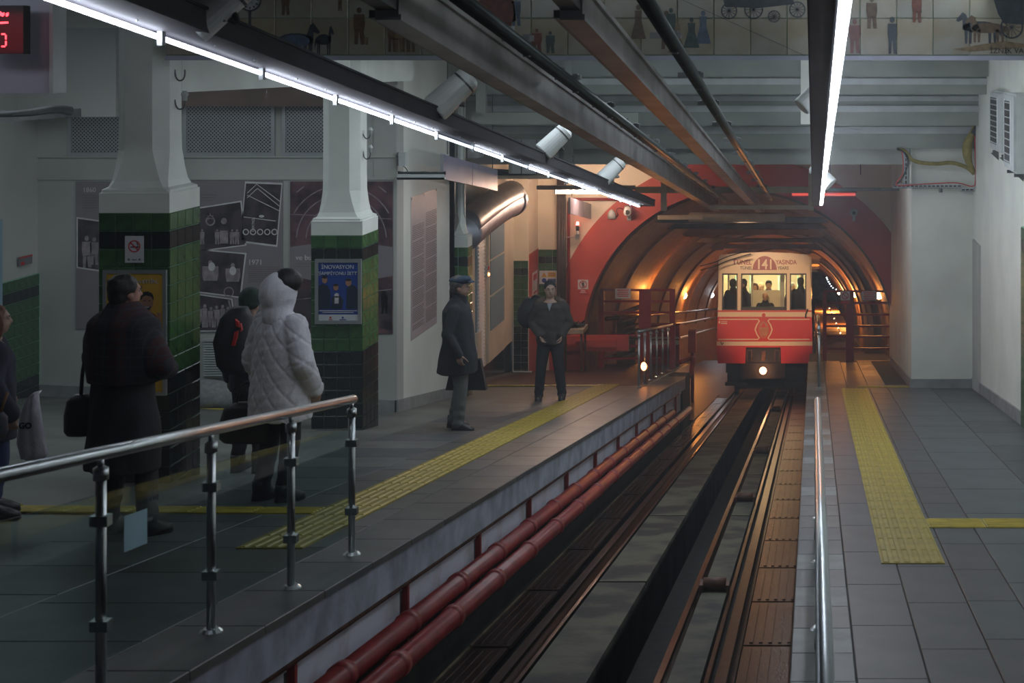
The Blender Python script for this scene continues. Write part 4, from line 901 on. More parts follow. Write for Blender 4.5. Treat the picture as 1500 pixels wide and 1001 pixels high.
t = thing('small_notice', 'small red and grey plate above the tiled dado at the far left', 'sign', P(37, 395, 18.8)); bm = BM(); ya, yb = -10.46*F/(28-VX), -10.46*F/(47-VX); box(bm, -10.47, -10.455, ya, yb, -2.72, -2.60); obj('plate', bm, K['grey'], t)
bm = BM(); box(bm, -10.455, -10.452, ya, yb, -2.62, -2.60); box(bm, -10.455, -10.452, ya+.03, ya+.12, -2.71, -2.67); obj('print', bm, K['red'], t)['kind'] = 'stuff'
# ---- gates ----
def gate(label, Y, xs, ys, y0, y1, m, w_=.035, thick=()):
    t = thing('steel_gate', label, 'gate', P((xs[0]+xs[-1])/2, y1, Y))
    for i, x in enumerate(xs):
        p = P(x, y0, Y); q = P(x, y1, Y); ww = w_*(2.2 if i in thick else 1); bm = BM(); box(bm, p.x-ww, p.x+ww, Y-.03, Y+.03, q.z, p.z); obj('gate_post', bm, m, t)
    for y in ys:
        a, b = P(xs[0], y, Y), P(xs[-1], y, Y); bm = BM(); box(bm, a.x, b.x, Y-.02, Y+.02, a.z-.022, a.z+.022); obj('gate_bar', bm, m, t)
    return t
gate('bright red steel gate at the left side of the tunnel mouth', 31.6, [881, 945, 985], [425, 441.5, 458, 491, 507, 525.5], 424, 541, M['redmetal'], .06, (1,))
gate('dark red steel gate at the right side of the tunnel mouth', 31.3, [1208, 1245, 1311], [427, 444, 461, 478, 493.5, 511, 530], 426, 542, M['redmetal'], .04, (1,))
def board2(label, x0, y0, x1, y1, Y, style):
    t = thing('gate_sign', label, 'sign', P((x0+x1)/2, y1, Y)); fm(t, 'plate', 'pale', Y, lambda b, Y: flat(b, rect(x0,y0,x1,y1), Y, .012))
    if style: fm(t, 'ring', 'red', Y-.003, lambda b, Y: (ring2(b, (x0+x1)/2, y0+6.5, 4, 5.3, Y, 18), line2(b, (x0+4,y0+3.5), (x1-4,y0+9.5), 1.2, Y)))
    else: fm(t, 'text_lines', 'red', Y-.003, lambda b, Y: [flat(b, rect(x0+3+(k % 2), y0+1.6+k*2.9, x1-3-(k % 2), y0+3+k*2.9), Y) for k in range(4)])
board2('cream sign with red lettering on the left red gate', 901, 423, 924, 437.5, 31.5, 0)
board2('prohibition sign on the right dark gate', 1231, 427, 1245, 440, 31.2, 1); board2('text sign on the right dark gate', 1262, 427, 1285, 440, 31.2, 0)
bm = BM(); flat(bm, rect(1232,441,1245,445), 31.2, .012); tag(obj('small_plate', bm, K['red']), 'tiny red plate under the prohibition sign on the right gate', 'sign')
# clutter behind and before the gates
t = thing('work_table', 'long pale plank table with tangled cables against the red band', 'table', P(840, 520, 30.0)); Y = 29.8; bm = BM(); a, b = P(822, 479, Y), P(858, 488, Y); box(bm, a.x, b.x, Y-.3, Y+.3, a.z-.09, a.z); obj('table_top', bm, mat('pale plank', (.42,.36,.28), .5, var=.15, scale=6), t)
for x in (a.x+.05, b.x-.05):
    for yy in (Y-.25, Y+.25): bm = BM(); box(bm, x-.02, x+.02, yy-.02, yy+.02, zL(-5, yy), a.z-.09); obj('leg', bm, M['rust'], t)
t = thing('cable_tangle', 'tangle of black cables lying on the plank table', 'cables', P(842, 478, Y)); bm = BM(); random.seed(3)
for k in range(9): path(bm, smoothpts([P(random.uniform(824,858), 478-random.uniform(0,9 if q % 2 else 1), Y+random.uniform(-.2,.2)) for q in range(6)], 5), .012, 5)
obj('cable', bm, M['black'], t, True)['kind'] = 'stuff'
bm = BM(); a = P(833, 520, 30.3); box(bm, a.x-.1, a.x+1.25, 30.35, 30.5, P(0,514,30.4).z, P(0,492,30.4).z); box(bm, a.x+.15, a.x+1.0, 30.31, 30.35, P(0,508,30.4).z, P(0,497,30.4).z); tag(obj('red_cabinet', bm, M['redpaint']), 'low red cabinet against the foot of the arch band', 'cabinet')
t = thing('plank_stack', 'stack of orange lit planks and boxes behind the left gate', 'planks', P(925, 530, 33)); random.seed(5); woodm = mat('raw planks', (.34,.20,.10), .55, var=.35, scale=4)
for k in range(7):
    y = 456+k*11; a, b = P(890+random.randint(0,30), y, 33+k*.1), P(944+random.randint(-10,14), y+4+random.randint(0,3), 33); bm = BM(); quadbox(bm, [(a.x,32.8+k*.05,b.z),(b.x,33.3,b.z+.12),(b.x,33.5,b.z+.12),(a.x,33+k*.05,b.z),(a.x,32.8+k*.05,a.z),(b.x,33.3,a.z+.12),(b.x,33.5,a.z+.12),(a.x,33+k*.05,a.z)]); obj('plank', bm, woodm, t)
bm = BM(); a, b = P(905, 470, 33.8), P(932, 530, 33.8); box(bm, a.x, b.x, 33.6, 34.2, b.z-.2, a.z); obj('crate', bm, woodm, t)
# rails along the tunnel wall
for i, (hh, xx) in enumerate(((-.35,-4.78),(-.75,-4.75),(-1.25,-4.7))):
    bm = BM(); path(bm, [(xx, y, cz(y)+hh+.9) for y in (33, 45, 60, 80)], .045, 8); tag(obj('wall_conduit', bm, M['steel'] if i else M['rail'], None, True), ['top', 'middle', 'lowest'][i]+' of the three conduits along the left tunnel wall', 'pipe')
t = thing('striped_barrier', 'red and cream striped barrier behind the far left handrail', 'barrier', P(968, 530, 33.5)); a, b = P(940, 477, 33.2), P(995, 531, 33.2)
bm = BM(); box(bm, a.x, b.x, 33.2, 33.5, b.z-.3, a.z); obj('body', bm, M['redmetal'], t)
for y0, y1 in ((494,496.5),(499,505)): p, q = P(940,y0,33.19), P(995,y1,33.19); bm = BM(); box(bm, p.x, q.x, 33.17, 33.2, q.z, p.z); obj('stripe', bm, K['yellow'] if 0 else M['beamw'], t)
t = thing('signal_box', 'upright bright red box beside the track in the tunnel', 'signal box', P(1014, 520, 35)); a, b = P(1008, 486, 35), P(1019, 517, 35); bm = BM(); box(bm, a.x, b.x, 35, 35.25, b.z, a.z); obj('case', bm, M['redpaint'], t)
bm = BM(); box(bm, (a.x+b.x)/2-.04, (a.x+b.x)/2+.04, 35.1, 35.2, zT(35,2.6), b.z); obj('post', bm, M['redmetal'], t)
# left hand low red pipe curling at the platform end
t = thing('amber_orb', 'small glowing amber orb behind the first far handrail post', 'lamp', P(943, 545, 25.4)); c = P(943, 537, 25.4); bm = BM(); ell(bm, c, (.05,.03,.075)); obj('lamp_glass', bm, em('amber glass', (1,.33,.10), 14), t, True)
bm = BM(); tube(bm, c+Vector((0,.035,-.02)), c+Vector((0,.07,-.02)), .07, n=12); box(bm, c.x-.012, c.x+.012, 25.45, 25.48, zL(-3,25.4), c.z); obj('orb_base', bm, M['steeld'], t)  # glowing orb set on a small stand by the post
# ---- tunnel lamps ----
def tlamp(label, x, y, Y, m, pw, col, sz=.07):
    c = P(x, y, Y); t = thing('tunnel_lamp', label, 'lamp', c); sx = -1 if x < 1100 else 1
    bm = BM(); ell(bm, c, (sz, sz*.7, sz*.95)); obj('lamp_glass', bm, M[m], t, True)
    bm = BM(); box(bm, c.x+sx*sz*.6, c.x+sx*(sz+.22), Y-.05, Y+.05, c.z-.03, c.z+.05); obj('lamp_arm', bm, M['steeld'], t)
    l = bpy.data.lights.new('lamp_light', 'POINT'); l.energy = pw; l.color = col; l.shadow_soft_size = .12; o = bpy.data.objects.new('lamp_light', l); COL.objects.link(o); o.parent = t; o.location = (-sx*(sz+.25), 0, -.0)
OR = (1.0,.36,.075)
tlamp('double orange lamp behind the left gate, left bulb', 940, 431, 39.6, 'sodium', 55, OR, .08); tlamp('smaller orange lamp just right of the gate post', 950, 430.5, 40.2, 'sodium', 12, OR, .06)
tlamp('orange lamp farther along the left tunnel wall', 1001.5, 433, 52.5, 'sodium', 110, OR, .13); tlamp('bluish white lamp left of the train', 1042, 432.5, 66, 'coldlamp', 25, (.8,.9,1), .13)
tlamp('orange lamp nearest on the right tunnel wall', 1287.5, 433.5, 33.4, 'sodium', 22, OR, .085); tlamp('orange lamp farther on the right tunnel wall', 1252, 432, 53, 'sodium', 260, OR, .1); tlamp('tiny orange lamp far down the right tunnel wall', 1229, 430, 70, 'sodium', 500, OR, .07)
# hood and spot added over the mouth to brighten the train front
t = thing('added_floodlight', 'added hooded floodlight under the arch top to brighten the train', 'lamp', (-1.6, 29.9, -3.6)); bm = BM(); box(bm, -2.6, -.6, 29.78, 29.82, -3.36, -3.2); box(bm, -2.6, -.6, 29.82, 30.1, -3.22, -3.2); obj('hood', bm, M['beamw'], t)
l = bpy.data.lights.new('lamp_light', 'SPOT'); l.spot_size = math.radians(26); l.spot_blend = .6; l.shadow_soft_size = .15; l.energy = 1500; l.color = (1,.62,.36); o = bpy.data.objects.new('lamp_light', l); COL.objects.link(o); o.parent = t; o.location = (0, .12, .3); o.rotation_euler = (math.radians(68), 0, math.radians(-3))
# string of small lights down the right
t = thing('light_string', 'string of tiny white lights curving down the far right of the tunnel', 'light string', P(1215, 430, 60)); pts = [P(x, y, 60+i*1.2) for i, (x, y) in enumerate(((1211,407),(1213,412),(1216,417),(1220,422),(1227,425)))]
bm = BM(); path(bm, smoothpts(pts, 5), .015, 6); obj('cable', bm, M['pipe'], t, True); bmq = BM(); ell(bmq, (0,0,0), (.028,.028,.028), None, 8, 6); me = mesh_of(bmq, M['coldlamp'], True)
for p in smoothpts(pts, 5)[::3]: inst('bulb', me, t, p)
t = thing('light_string', 'lower row of tiny lights beside the tunnel steps', 'light string', P(1225, 490, 40)); pts = [P(x, y, 44-i*1.2) for i, (x, y) in enumerate(((1215,452),(1218,458),(1222,467),(1225,474),(1228,481),(1231,488)))]
bm = BM(); path(bm, smoothpts(pts, 3), .012, 6); obj('cable', bm, M['pipe'], t, True); bmq = BM(); ell(bmq, (0,0,0), (.022,.022,.022), None, 8, 6); me = mesh_of(bmq, M['sodium2'], True)
for p in pts: inst('bulb', me, t, p)
# ---- track ----
def railobj(label, X, w_=.07, h=HT, y1=70):
    bm = BM(); sbox(bm, X-w_/2, X+w_/2, 1, y1, h, h+.035, ST); sbox(bm, X-.012, X+.012, 1, y1, h+.035, h+.10, ST); sbox(bm, X-.07, X+.07, 1, y1, h+.10, h+.13, ST); tag(obj('rail', bm, M['rail']), label, 'rail')
railobj('left running rail of the track', -2.09); railobj('right running rail of the track', -.61); railobj('thin guard rail inside the left running rail', -1.98, .03, 2.54); railobj('rail on the right lip of the centre slot', -1.03, .035, 2.52); railobj('thin guard rail beside the right running rail', -.72, .03, 2.55)
for nm, x0, x1, lb in (('left', -1.95, -1.52, 'stained concrete strip left of the centre slot'), ('right', -.98, -.76, 'stained concrete strip right of the centre slot')):
    t = thing('concrete_strip', lb, 'concrete', (x0, 10, zT(10, 2.6))); bm = BM(); sbox(bm, x0, x1, -1.97, 1.97, 0, .12, ST); me = mesh_of(bm, M['conc'])
    for k in range(10): y = 3+k*4.0; inst('slab', me, t, (0, y, -2.555-ST*y))
bm = BM(); sbox(bm, -1.55, -1.52, 1, 60, 2.6, 3.2, ST); struct('wall_slot', bm, mat('slot concrete', (.10,.10,.085), .7, var=.4, scale=2), 'concrete side wall of the centre slot')
t = thing('plate_walk', 'row of wet brown steel plates between the rail and the right platform', 'steel plates', (-.33, 12, zT(12, 2.45)))
bm = BM(); sbox(bm, -.50, -.15, -.72, .72, 0, .03, ST)
for i in range(5): x = -.46+i*.068; sbox(bm, x, x+.025, -.66, .66, -.006, .0, ST)
me = mesh_of(bm, M['plate'])
for k in range(24): y = 3.5+k*1.48; inst('steel_plate', me, t, (0, y, -2.45-ST*y))
t = thing('plate_walk', 'row of wet brown plates left of the left rail', 'steel plates', (-2.3, 12, zT(12, 2.47)))
bm = BM(); sbox(bm, -2.44, -2.17, -.97, .97, 0, .03, ST)
for i in range(4): x = -2.41+i*.062; sbox(bm, x, x+.02, -.9, .9, -.005, 0, ST)
me = mesh_of(bm, M['plate']); bm = BM(); sbox(bm, -2.455, -2.44, -.97, .97, -.008, .03, ST); me2 = mesh_of(bm, mat('worn yellow edge', (.22,.18,.09), .5, var=0, scale=5, col2=(.07,.05,.03), mix=(.4,.6)))
for k in range(17): y = 3.2+k*2.0; inst('steel_plate', me, t, (0, y, -2.47-ST*y)); inst('edge_strip', me2, t, (0, y, -2.47-ST*y))
bmq = BM(); tube(bmq, (-.12,0,0), (.12,0,0), .07, n=14); box(bmq, -.15, -.12, -.08, .08, -.12, .03); box(bmq, .12, .15, -.08, .08, -.12, .03)
for k, (Y, nm) in enumerate(((12.6,'nearest'),(18.2,'second'),(23.9,'third'),(33,'farthest'))):
    bm = BM(); tube(bm, (-.10,0,0), (.10,0,0), .06, n=14); bmesh.ops.translate(bm, verts=bm.verts, vec=(-.87, Y, -2.50-ST*Y)); t = thing('cable_roller', nm+' cable roller on the strip between the rails', 'roller', (-.87, Y, -2.6-ST*Y)); obj('wheel', bm, M['rust'], t, True)
    bm = BM(); box(bm, -.99, -.75, Y-.02, Y+.02, -2.585-ST*Y, -2.56-ST*Y); box(bm, -1.0, -.97, Y-.08, Y+.08, -2.58-ST*Y, -2.48-ST*Y); box(bm, -.77, -.74, Y-.08, Y+.08, -2.58-ST*Y, -2.48-ST*Y); obj('frame', bm, M['rust'], t)
bmq.free()
# red pipes under the platform
for X, h, nm in ((-2.52, 2.01, 'upper'), (-2.37, 2.08, 'lower')):
    t = thing('red_pipe', nm+' fat red pipe along the foot of the left platform', 'pipe', (X, 12, -h-ST*12)); bm = BM(); tube(bm, (X, 2, -h-ST*2), (X, 25.5 if nm == 'upper' else 27.2, -h-ST*(25.5 if nm == 'upper' else 27.2)), .066, n=18); obj('pipe', bm, M['redpipe'], t, True)
    bm = BM(); tube(bm, (0,-.05,.05*ST), (0,.05,-.05*ST), .077, n=18); bm2 = mesh_of(bm, M['redpipe'], True); bm = BM(); box(bm, -.02, .16, -.03, .03, -.04, -.0); me3 = mesh_of(bm, M['pit'])
    k = 0; y = 3.9 if nm == 'upper' else 4.4
    while y < 25: inst('coupling', bm2, t, (X, y, -h-ST*y)); y += 1.25
t = thing('brown_pipe', 'rusty brown pipe clipped under the left platform edge', 'pipe', (-2.8, 12, -3.9)); bm = BM(); tube(bm, (-2.60, 2, -1.80-ST*2), (-2.60, 27.5, -1.80-ST*27.5), .022, n=10); tube(bm, (-2.63, 2, -1.775-ST*2), (-2.63, 27.5, -1.775-ST*27.5), .02, n=10); obj('pipe', bm, M['rust'], t, True)['kind'] = 'stuff'
t = thing('red_pipe', 'short bent red pipe at the far end of the left platform', 'pipe', P(1010, 545, 31)); bm = BM(); path(bm, smoothpts([P(996,531,31.2), P(1010,526,31.6), P(1016,525,31.6), P(1016,530,31.4), P(1011,552,31.0)], 5), .05, 12); obj('pipe', bm, M['redpipe'], t, True)
# ---- handrails ----
def rail_run(label, X, ys, zf, hgt, y_near, y_far, r=.026, glass=(), cap_end=True, X2=None):
    t = thing('handrail', label, 'handrail', (X, ys[0], zf(ys[0]))); X2 = X if X2 is None else X2
    xa = lambda y: X+(X2-X)*(y-ys[0])/max(.01, (ys[-1]-ys[0]))
    s = (zf(y_far)-zf(y_near))/(y_far-y_near); bm = BM(); tube(bm, (xa(y_near), y_near, zf(y_near)+hgt), (xa(y_far), y_far, zf(y_far)+hgt), r, n=18); ell(bm, (xa(y_far), y_far, zf(y_far)+hgt), (r, r*.6, r), None, 14, 8); obj('top_rail', bm, M['steel'], t, True)
    bm = BM(); tube(bm, (0,0,.0), (0,0,hgt-.05), .020, n=14); me = mesh_of(bm, M['steel'], True)
    bm = BM(); loft(bm, [(0,0,-.012,.05,.05),(0,0,.006,.05,.05),(0,0,.02,.032,.032)], 18, 2); mb = mesh_of(bm, M['steel'])
    bm = BM(); tube(bm, (0,0,hgt-.10), (0,0,hgt-.055), .028, n=14); tube(bm, (0,0,hgt-.055), (0,0,hgt-.02), .012, n=10); mc = mesh_of(bm, M['steel'], True)
    bm = BM(); box(bm, -.034, .034, -.022, .022, -.02, .02); mk = mesh_of(bm, M['steel'])
    for y in ys:
        p = (xa(y), y, zf(y)); inst('post', me, t, p); inst('base_flange', mb, t, p); inst('collar', mc, t, p)
        if glass:
            for hh in (.26, .66): inst('clamp', mk, t, (xa(y), y, zf(y)+hh))
    for a, b in glass:
        bm = BM(); x = xa(a); quadbox(bm, [(x-.004,a,zf(a)+.12),(x+.004,a,zf(a)+.12),(x+.004,b,zf(b)+.12),(x-.004,b,zf(b)+.12),(x-.004,a,zf(a)+.76),(x+.004,a,zf(a)+.76),(x+.004,b,zf(b)+.76),(x-.004,b,zf(b)+.76)]); obj('glass_panel', bm, M['glass'], t)
    return t
XG = -2.72
rail_run('stainless handrail with glass panels in the left foreground', XG, [4.48, 5.47, 6.47, 7.46, 8.44], lambda y: zL(XG, y), .915, 3.2, 8.47, .026, ((4.52,5.43),(5.51,6.43),(6.51,7.42),(7.5,8.40)))
t = thing('glass_sticker', 'pale blue square sticker on the foreground glass panel', 'sticker', (XG+.006, 5.74, -3.3)); X = XG+.006
ya, yb = X*F/(181-VX), X*F/(215-VX); bm = BM(); za0, za1 = (88-757)*ya/F, (88-810)*ya/F; zb0, zb1 = (88-745)*yb/F, (88-796)*yb/F
quadbox(bm, [(X,ya,za1),(X+.002,ya,za1),(X+.002,yb,zb1),(X,yb,zb1),(X,ya,za0),(X+.002,ya,za0),(X+.002,yb,zb0),(X,yb,zb0)]); obj('sheet', bm, mat('pale blue sticker', (.36,.56,.66), .5, var=.05), t)
rail_run('stainless handrail at the far end of the left platform', -3.0, [24.6, 25.6, 26.7, 27.9, 29.2, 30.5, 31.9], lambda y: zL(-3, y)+.01, .95, 24.55, 31.95, .028, X2=-3.12)
rail_run('stainless handrail rising beside the camera over the right platform', .03, [4.4, 6.2, 8.0, 9.8, 11.5], zR, .95, 1.2, 11.6, .025)
rail_run('short stainless handrail far down the right platform edge', .09, [24.1, 27.2, 30.4], zR, 1.0, 24.0, 30.5, .03)
# ---- right wall fittings ----
def acunit(label, X0, ya, yb, z0, z1):
    t = thing('air_conditioner', label, 'air conditioner', (XW-.1, ya, z0)); bm = BM(); box(bm, X0, XW-.0, ya, yb, z0, z1); bmesh.ops.bevel(bm, geom=[e for e in bm.edges if abs(e.verts[0].co.x-X0) < 1e-4 and abs(e.verts[1].co.x-X0) < 1e-4], offset=.03, segments=2, affect='EDGES'); obj('case', bm, M['offwhite'], t)
    bm = BM(); box(bm, X0-.006, X0+.002, ya+(yb-ya)*.35, yb-.08, z0+.1, z1-.1); obj('grille_panel', bm, M['black'], t)
    bm = BM(); box(bm, X0-.016, X0-.006, ya+(yb-ya)*.35, yb-.08, -.006, .006); me = mesh_of(bm, M['offwhite']); n = 9
    for k in range(n): inst('grille_bar', me, t, (0, 0, z0+.12+(z1-z0-.24)*k/(n-1)))
    bm = BM(); box(bm, X0-.01, X0+.005, ya+(yb-ya)*.34, ya+(yb-ya)*.35, z0+.08, z1-.08); box(bm, X0-.01, X0+.005, yb-.08, yb-.06, z0+.08, z1-.08); obj('grille_frame', bm, M['white'], t)
    for y in (ya+.15, yb-.15):
        bm = BM(); box(bm, X0+.02, XW, y-.02, y+.02, z0-.05, z0-.01); prism(bm, [(XW,y-.015,z0-.05),(XW,y-.015,z0-.16),(XW-.12,y-.015,z0-.05)], (0,.03,0)); obj('bracket', bm, M['steeld'], t)
acunit('farther white air conditioner high on the right wall', 2.58, 19.7, 21.0, -1.30, -.44); acunit('nearer and deeper white air conditioner on the right wall', 2.46, 17.6, 18.55, -1.40, -.42)
t = thing('perforated_tray', 'perforated steel cable tray bracketed across the white block', 'cable tray', P(1375, 275, 24.1)); Y = 24.05
def ptray(name, x0, y0, x1, y1, horiz=True):
    a, b = P(x0, y0, Y), P(x1, y1, Y); bm = BM(); box(bm, a.x, b.x, Y-.02, Y, b.z, a.z); box(bm, a.x, b.x, Y-.02, Y+.12, b.z, b.z+.01) if horiz else box(bm, b.x-.01, b.x, Y-.02, Y+.12, b.z, a.z); obj(name, bm, M['steel'], t)
    bm = BM(); n = int(max(abs(x1-x0), abs(y1-y0))/6)
    for k in range(n):
        if horiz: x = a.x+(b.x-a.x)*(k+.5)/n; box(bm, x-.025, x+.025, Y-.023, Y-.02, (a.z+b.z)/2-.012, (a.z+b.z)/2+.012)
        else: z = b.z+(a.z-b.z)*(k+.5)/n; box(bm, (a.x+b.x)/2-.012, (a.x+b.x)/2+.012, Y-.023, Y-.02, z-.025, z+.025)
    o = obj('slots', bm, M['black'], t); o['kind'] = 'stuff'
ptray('tray_arm', 1308, 269, 1408, 276); ptray('tray_arm', 1408, 275, 1438, 281); ptray('tray_upright', 1430, 195, 1437, 279, False); ptray('tray_upright', 1322, 218, 1332, 270, False)
bm = BM(); a, b = P(1437,188,Y), P(1440,282,Y); box(bm, a.x, b.x, Y, Y+.1, b.z, a.z); obj('back_rail', bm, M['pipe'], t)
bm = BM(); tube(bm, P(1378,276,Y), P(1378,282,Y), .03, n=10); obj('bolt', bm, M['steeld'], t)
t = thing('yellow_hose', 'mustard wrapped hose sagging between the perforated trays', 'hose', P(1380, 245, 23.9)); bm = BM()
path(bm, smoothpts([P(x,y,23.95) for x, y in ((1316,219),(1326,222),(1336,234),(1350,238.5),(1372,240),(1392,238.5),(1408,242),(1420,248),(1427,255))], 5), .034, 10); obj('hose', bm, M['ylw'], t, True)
bm = BM(); path(bm, smoothpts([P(x,y,23.85) for x, y in ((1430,182),(1424,196),(1418,210),(1417,225),(1420,240),(1427,253))], 5), [.03,.035,.04,.045,.05,.055,.06,.065,.07,.075,.08,.085,.085,.085,.08,.08,.075,.07,.065,.06,.055,.05,.045,.04,.035,.03][:26], 12); obj('hose_loop', bm, M['ylw'], t, True)
t = thing('black_cables', 'bundle of black cables at the top of the perforated tray', 'cables', P(1430, 190, 23.8)); bm = BM(); random.seed(9)
for k in range(8): path(bm, smoothpts([P(1438,172+k,23.8), P(1432+random.uniform(-2,2),182,23.8+k*.01), P(1426+random.uniform(-3,3),194,23.8), P(1430,210,23.9)], 4), .014, 5)
for k in range(5): path(bm, smoothpts([P(1314,217+k*.6,23.9), P(1324,223,23.9), P(1330,232+k,23.9), P(1327,250,23.9), P(1318,266,23.9), P(1308,271,23.9)], 4), .012, 5)
obj('cable', bm, M['black'], t, True)['kind'] = 'stuff'
bm = BM(); path(bm, smoothpts([P(x,y,23.82) for x, y in ((1435,175),(1431,186),(1428,200),(1429,262),(1424,273),(1400,268),(1350,270),(1318,272),(1313,268),(1322,255),(1323,235),(1321,222))], 5), .010, 6); tag(obj('red_cable', bm, K['red'], None, True), 'thin red cable running along the perforated trays', 'cable')
# far left: red display and ceiling tray
t = thing('led_display', 'black display with glowing red digits at the top left', 'display', P(16, 78, 11.0)); Y = 10.95
fm(t, 'case', 'black', Y, lambda b, Y: flat(b, rect(-40,8,34,79), Y, .1))
def seg(b, Y, x0, y0, w_, h, on):
    s_ = {'a':((0,0),(w_,0)),'b':((w_,0),(w_,h/2)),'c':((w_,h/2),(w_,h)),'d':((0,h),(w_,h)),'e':((0,h/2),(0,h)),'f':((0,0),(0,h/2)),'g':((0,h/2),(w_,h/2))}
    for k in on: (p, q) = s_[k]; line2(b, (x0+p[0]+(q[0]-p[0])*.12, y0+p[1]+(q[1]-p[1])*.12), (x0+q[0]-(q[0]-p[0])*.12, y0+q[1]-(q[1]-p[1])*.12), 2.4, Y)
for x0, y0, w_, h, on in ((-12,50,8,18,'abcdef'),(1,50,7.5,18,'abcd'),(-10,18,4,6,'abcd'),(-2,18,4,6,'abcg'),(2,18,3.5,5,'bcdg'),(8,18,3.5,5,'bcdg')):
    bm = BM(); seg(bm, Y-.004, x0, y0, w_, h, on); obj('digit', bm, M['led'], t)
bm = BM(); line2(bm, (-12,34), (12,33), 3, Y-.004); obj('led_bar', bm, M['led'], t)
l = bpy.data.lights.new('led_light', 'AREA'); l.size = .3; l.energy = .3; l.color = (1,.03,.05); o = bpy.data.objects.new('led_light', l); COL.objects.link(o); o.parent = t; o.location = P(4,48,Y-.05)-t.location; o.rotation_euler = (PI/2+.0, 0, 0)
t = thing('ceiling_cable_tray', 'dark cable tray with cables under the lavender boards at the left', 'cable tray', P(40, 175, 15.5)); bm = BM(); a, b = P(-60, 172, 15.5), P(100, 160, 17.0)
quadbox(bm, [(a.x,a.y,a.z-.08),(a.x,a.y+.35,a.z-.08),(b.x,b.y+.3,b.z-.1),(b.x,b.y,b.z-.1),(a.x,a.y,a.z),(a.x,a.y+.35,a.z),(b.x,b.y+.3,b.z),(b.x,b.y,b.z)]); obj('tray', bm, M['steeld'], t)
bm = BM(); random.seed(4)
for k in range(7): path(bm, smoothpts([P(-40,170-k,15.5+k*.03), P(30,166+random.uniform(-2,2),16), P(80,161+random.uniform(-4,3),16.5), P(104,160+random.uniform(-3,8),17)], 4), .03, 6)
obj('cables', bm, M['black'], t, True)['kind'] = 'stuff'
# =================== TRAIN ===================
TY, TXC = 36.8, -1.278
TZ = zT(TY)                                     # rail level at the front of the train
PM = F/TY
def T(x, y): return ((x-1119)/PM, 0.0, (583-y)/PM)
tr = thing('funicular_train', 'red and cream funicular car standing on the track in the tunnel', 'train', (TXC, TY, TZ))
tred = mat('train red', (.62,.035,.035), .3, var=.05, scale=2, coat=.4); tcream = mat('train cream', (.74,.62,.44), .35, var=.04, scale=2, coat=.3); tdark = mat('train undercarriage', (.02,.015,.014), .5, .2, var=.3, scale=5)
def tb(bm, x0, y0, x1, y1, d0=0.0, d1=.08):
    a, b = T(x0, y0), T(x1, y1); box(bm, a[0], b[0], d0, d1, b[2], a[2])
def tpart(name, m, fn, parent=tr, label=None, smooth=False):
    bm = BM(); fn(bm); return obj(name, bm, m, parent, smooth, True, label)
def tp(bm, pts, d0=-.0, d1=.08): prism(bm, [Vector(T(x, y))+Vector((0,d0,0)) for x, y in pts], (0, d1-d0, 0))
tpart('front_head', tcream, lambda b: tp(b, [(1052,403),(1051,379),(1054,375.5),(1080,373),(1119,371.5),(1158,373),(1182,375.5),(1186,379),(1187,403)]))
def pillars(b):
    for pts in ([(1052,403),(1056,403),(1056,457),(1050,457)], [(1079,403),(1084,403),(1084,457),(1079,457)], [(1152,403),(1156.5,403),(1156.5,457),(1152,457)], [(1181,403),(1187,403),(1189,457),(1181,457)]): tp(b, pts)
for k, pts in enumerate(([(1052,403),(1056,403),(1056,457),(1050,457)], [(1079,403),(1084,403),(1084,457),(1079,457)], [(1152,403),(1156.5,403),(1156.5,457),(1152,457)], [(1181,403),(1187,403),(1189,457),(1181,457)])): tpart('front_pillar', tcream, lambda b: tp(b, pts))
tpart('front_apron', tred, lambda b: tp(b, [(1050,457),(1189,457),(1190,500),(1190.5,512),(1187,534),(1144,534),(1143,511),(1092,511),(1091,534),(1051,534),(1048,512),(1049,500)]))
tpart('apron_recess', tdark, lambda b: tb(b, 1091, 509, 1144, 536, .06, .3))
for y0, y1, x0, x1 in ((459.6,466.5,1050,1189),(502.5,508.5,1049,1190)): tpart('cream_stripe', tcream, lambda b: tb(b, x0, y0, x1, y1, -.006, .0))
for y0, y1, x0, x1 in ((469.5,471,1052,1110),(469.5,471,1126,1186),(498.5,500,1051,1110),(498.5,500,1126,1186)): tpart('thin_stripe', tcream, lambda b: tb(b, x0, y0, x1, y1, -.006, .0))
def emblem(b):
    for s_ in (-1, 1):
        pts = [(1118+s_*8,470.3),(1118+s_*6.5,473),(1118+s_*10,478),(1118+s_*12.5,485),(1118+s_*10,492),(1118+s_*6.5,497),(1118+s_*8,499.3)]
        for p, q in zip(pts, pts[1:]):
            nx = 1.0; tp(b, [(p[0]-nx,p[1]),(p[0]+nx,p[1]),(q[0]+nx,q[1]),(q[0]-nx,q[1])], -.008, 0)
tpart('emblem_outline', tcream, emblem)
tpart('emblem_oval', mat('emblem ochre', (.45,.22,.10), .4, var=.1), lambda b: tp(b, disc(1118,485.5,7.6,20,12), -.010, -.004))
tpart('emblem_skyline', tred, lambda b: (tp(b, [(1111.5,482),(1113,479),(1114.5,482),(1116,477),(1118,474.5),(1120,477),(1121.5,482),(1123,479),(1124.5,482)], -.013, -.009), tp(b, [(1113,494),(1123,494),(1118,496)], -.013, -.009)))
text('İETT', .15, tred, tr, Vector((TXC,TY,TZ))+Vector(T(1118,491.5))+Vector((0,-.013,0)), sx=.85)
tpart('emblem_knob', tred, lambda b: tp(b, disc(1118,464,2.8,14), -.02, 0))
tpart('crest', tcream, lambda b: tp(b, disc(1052.5,474.5,1.4,10,2), -.008, 0)); tpart('small_text', tcream, lambda b: (tb(b, 1055,473,1064,474,-.008,0), tb(b,1055,475.5,1064,476.8,-.008,0)))['kind'] = 'stuff'
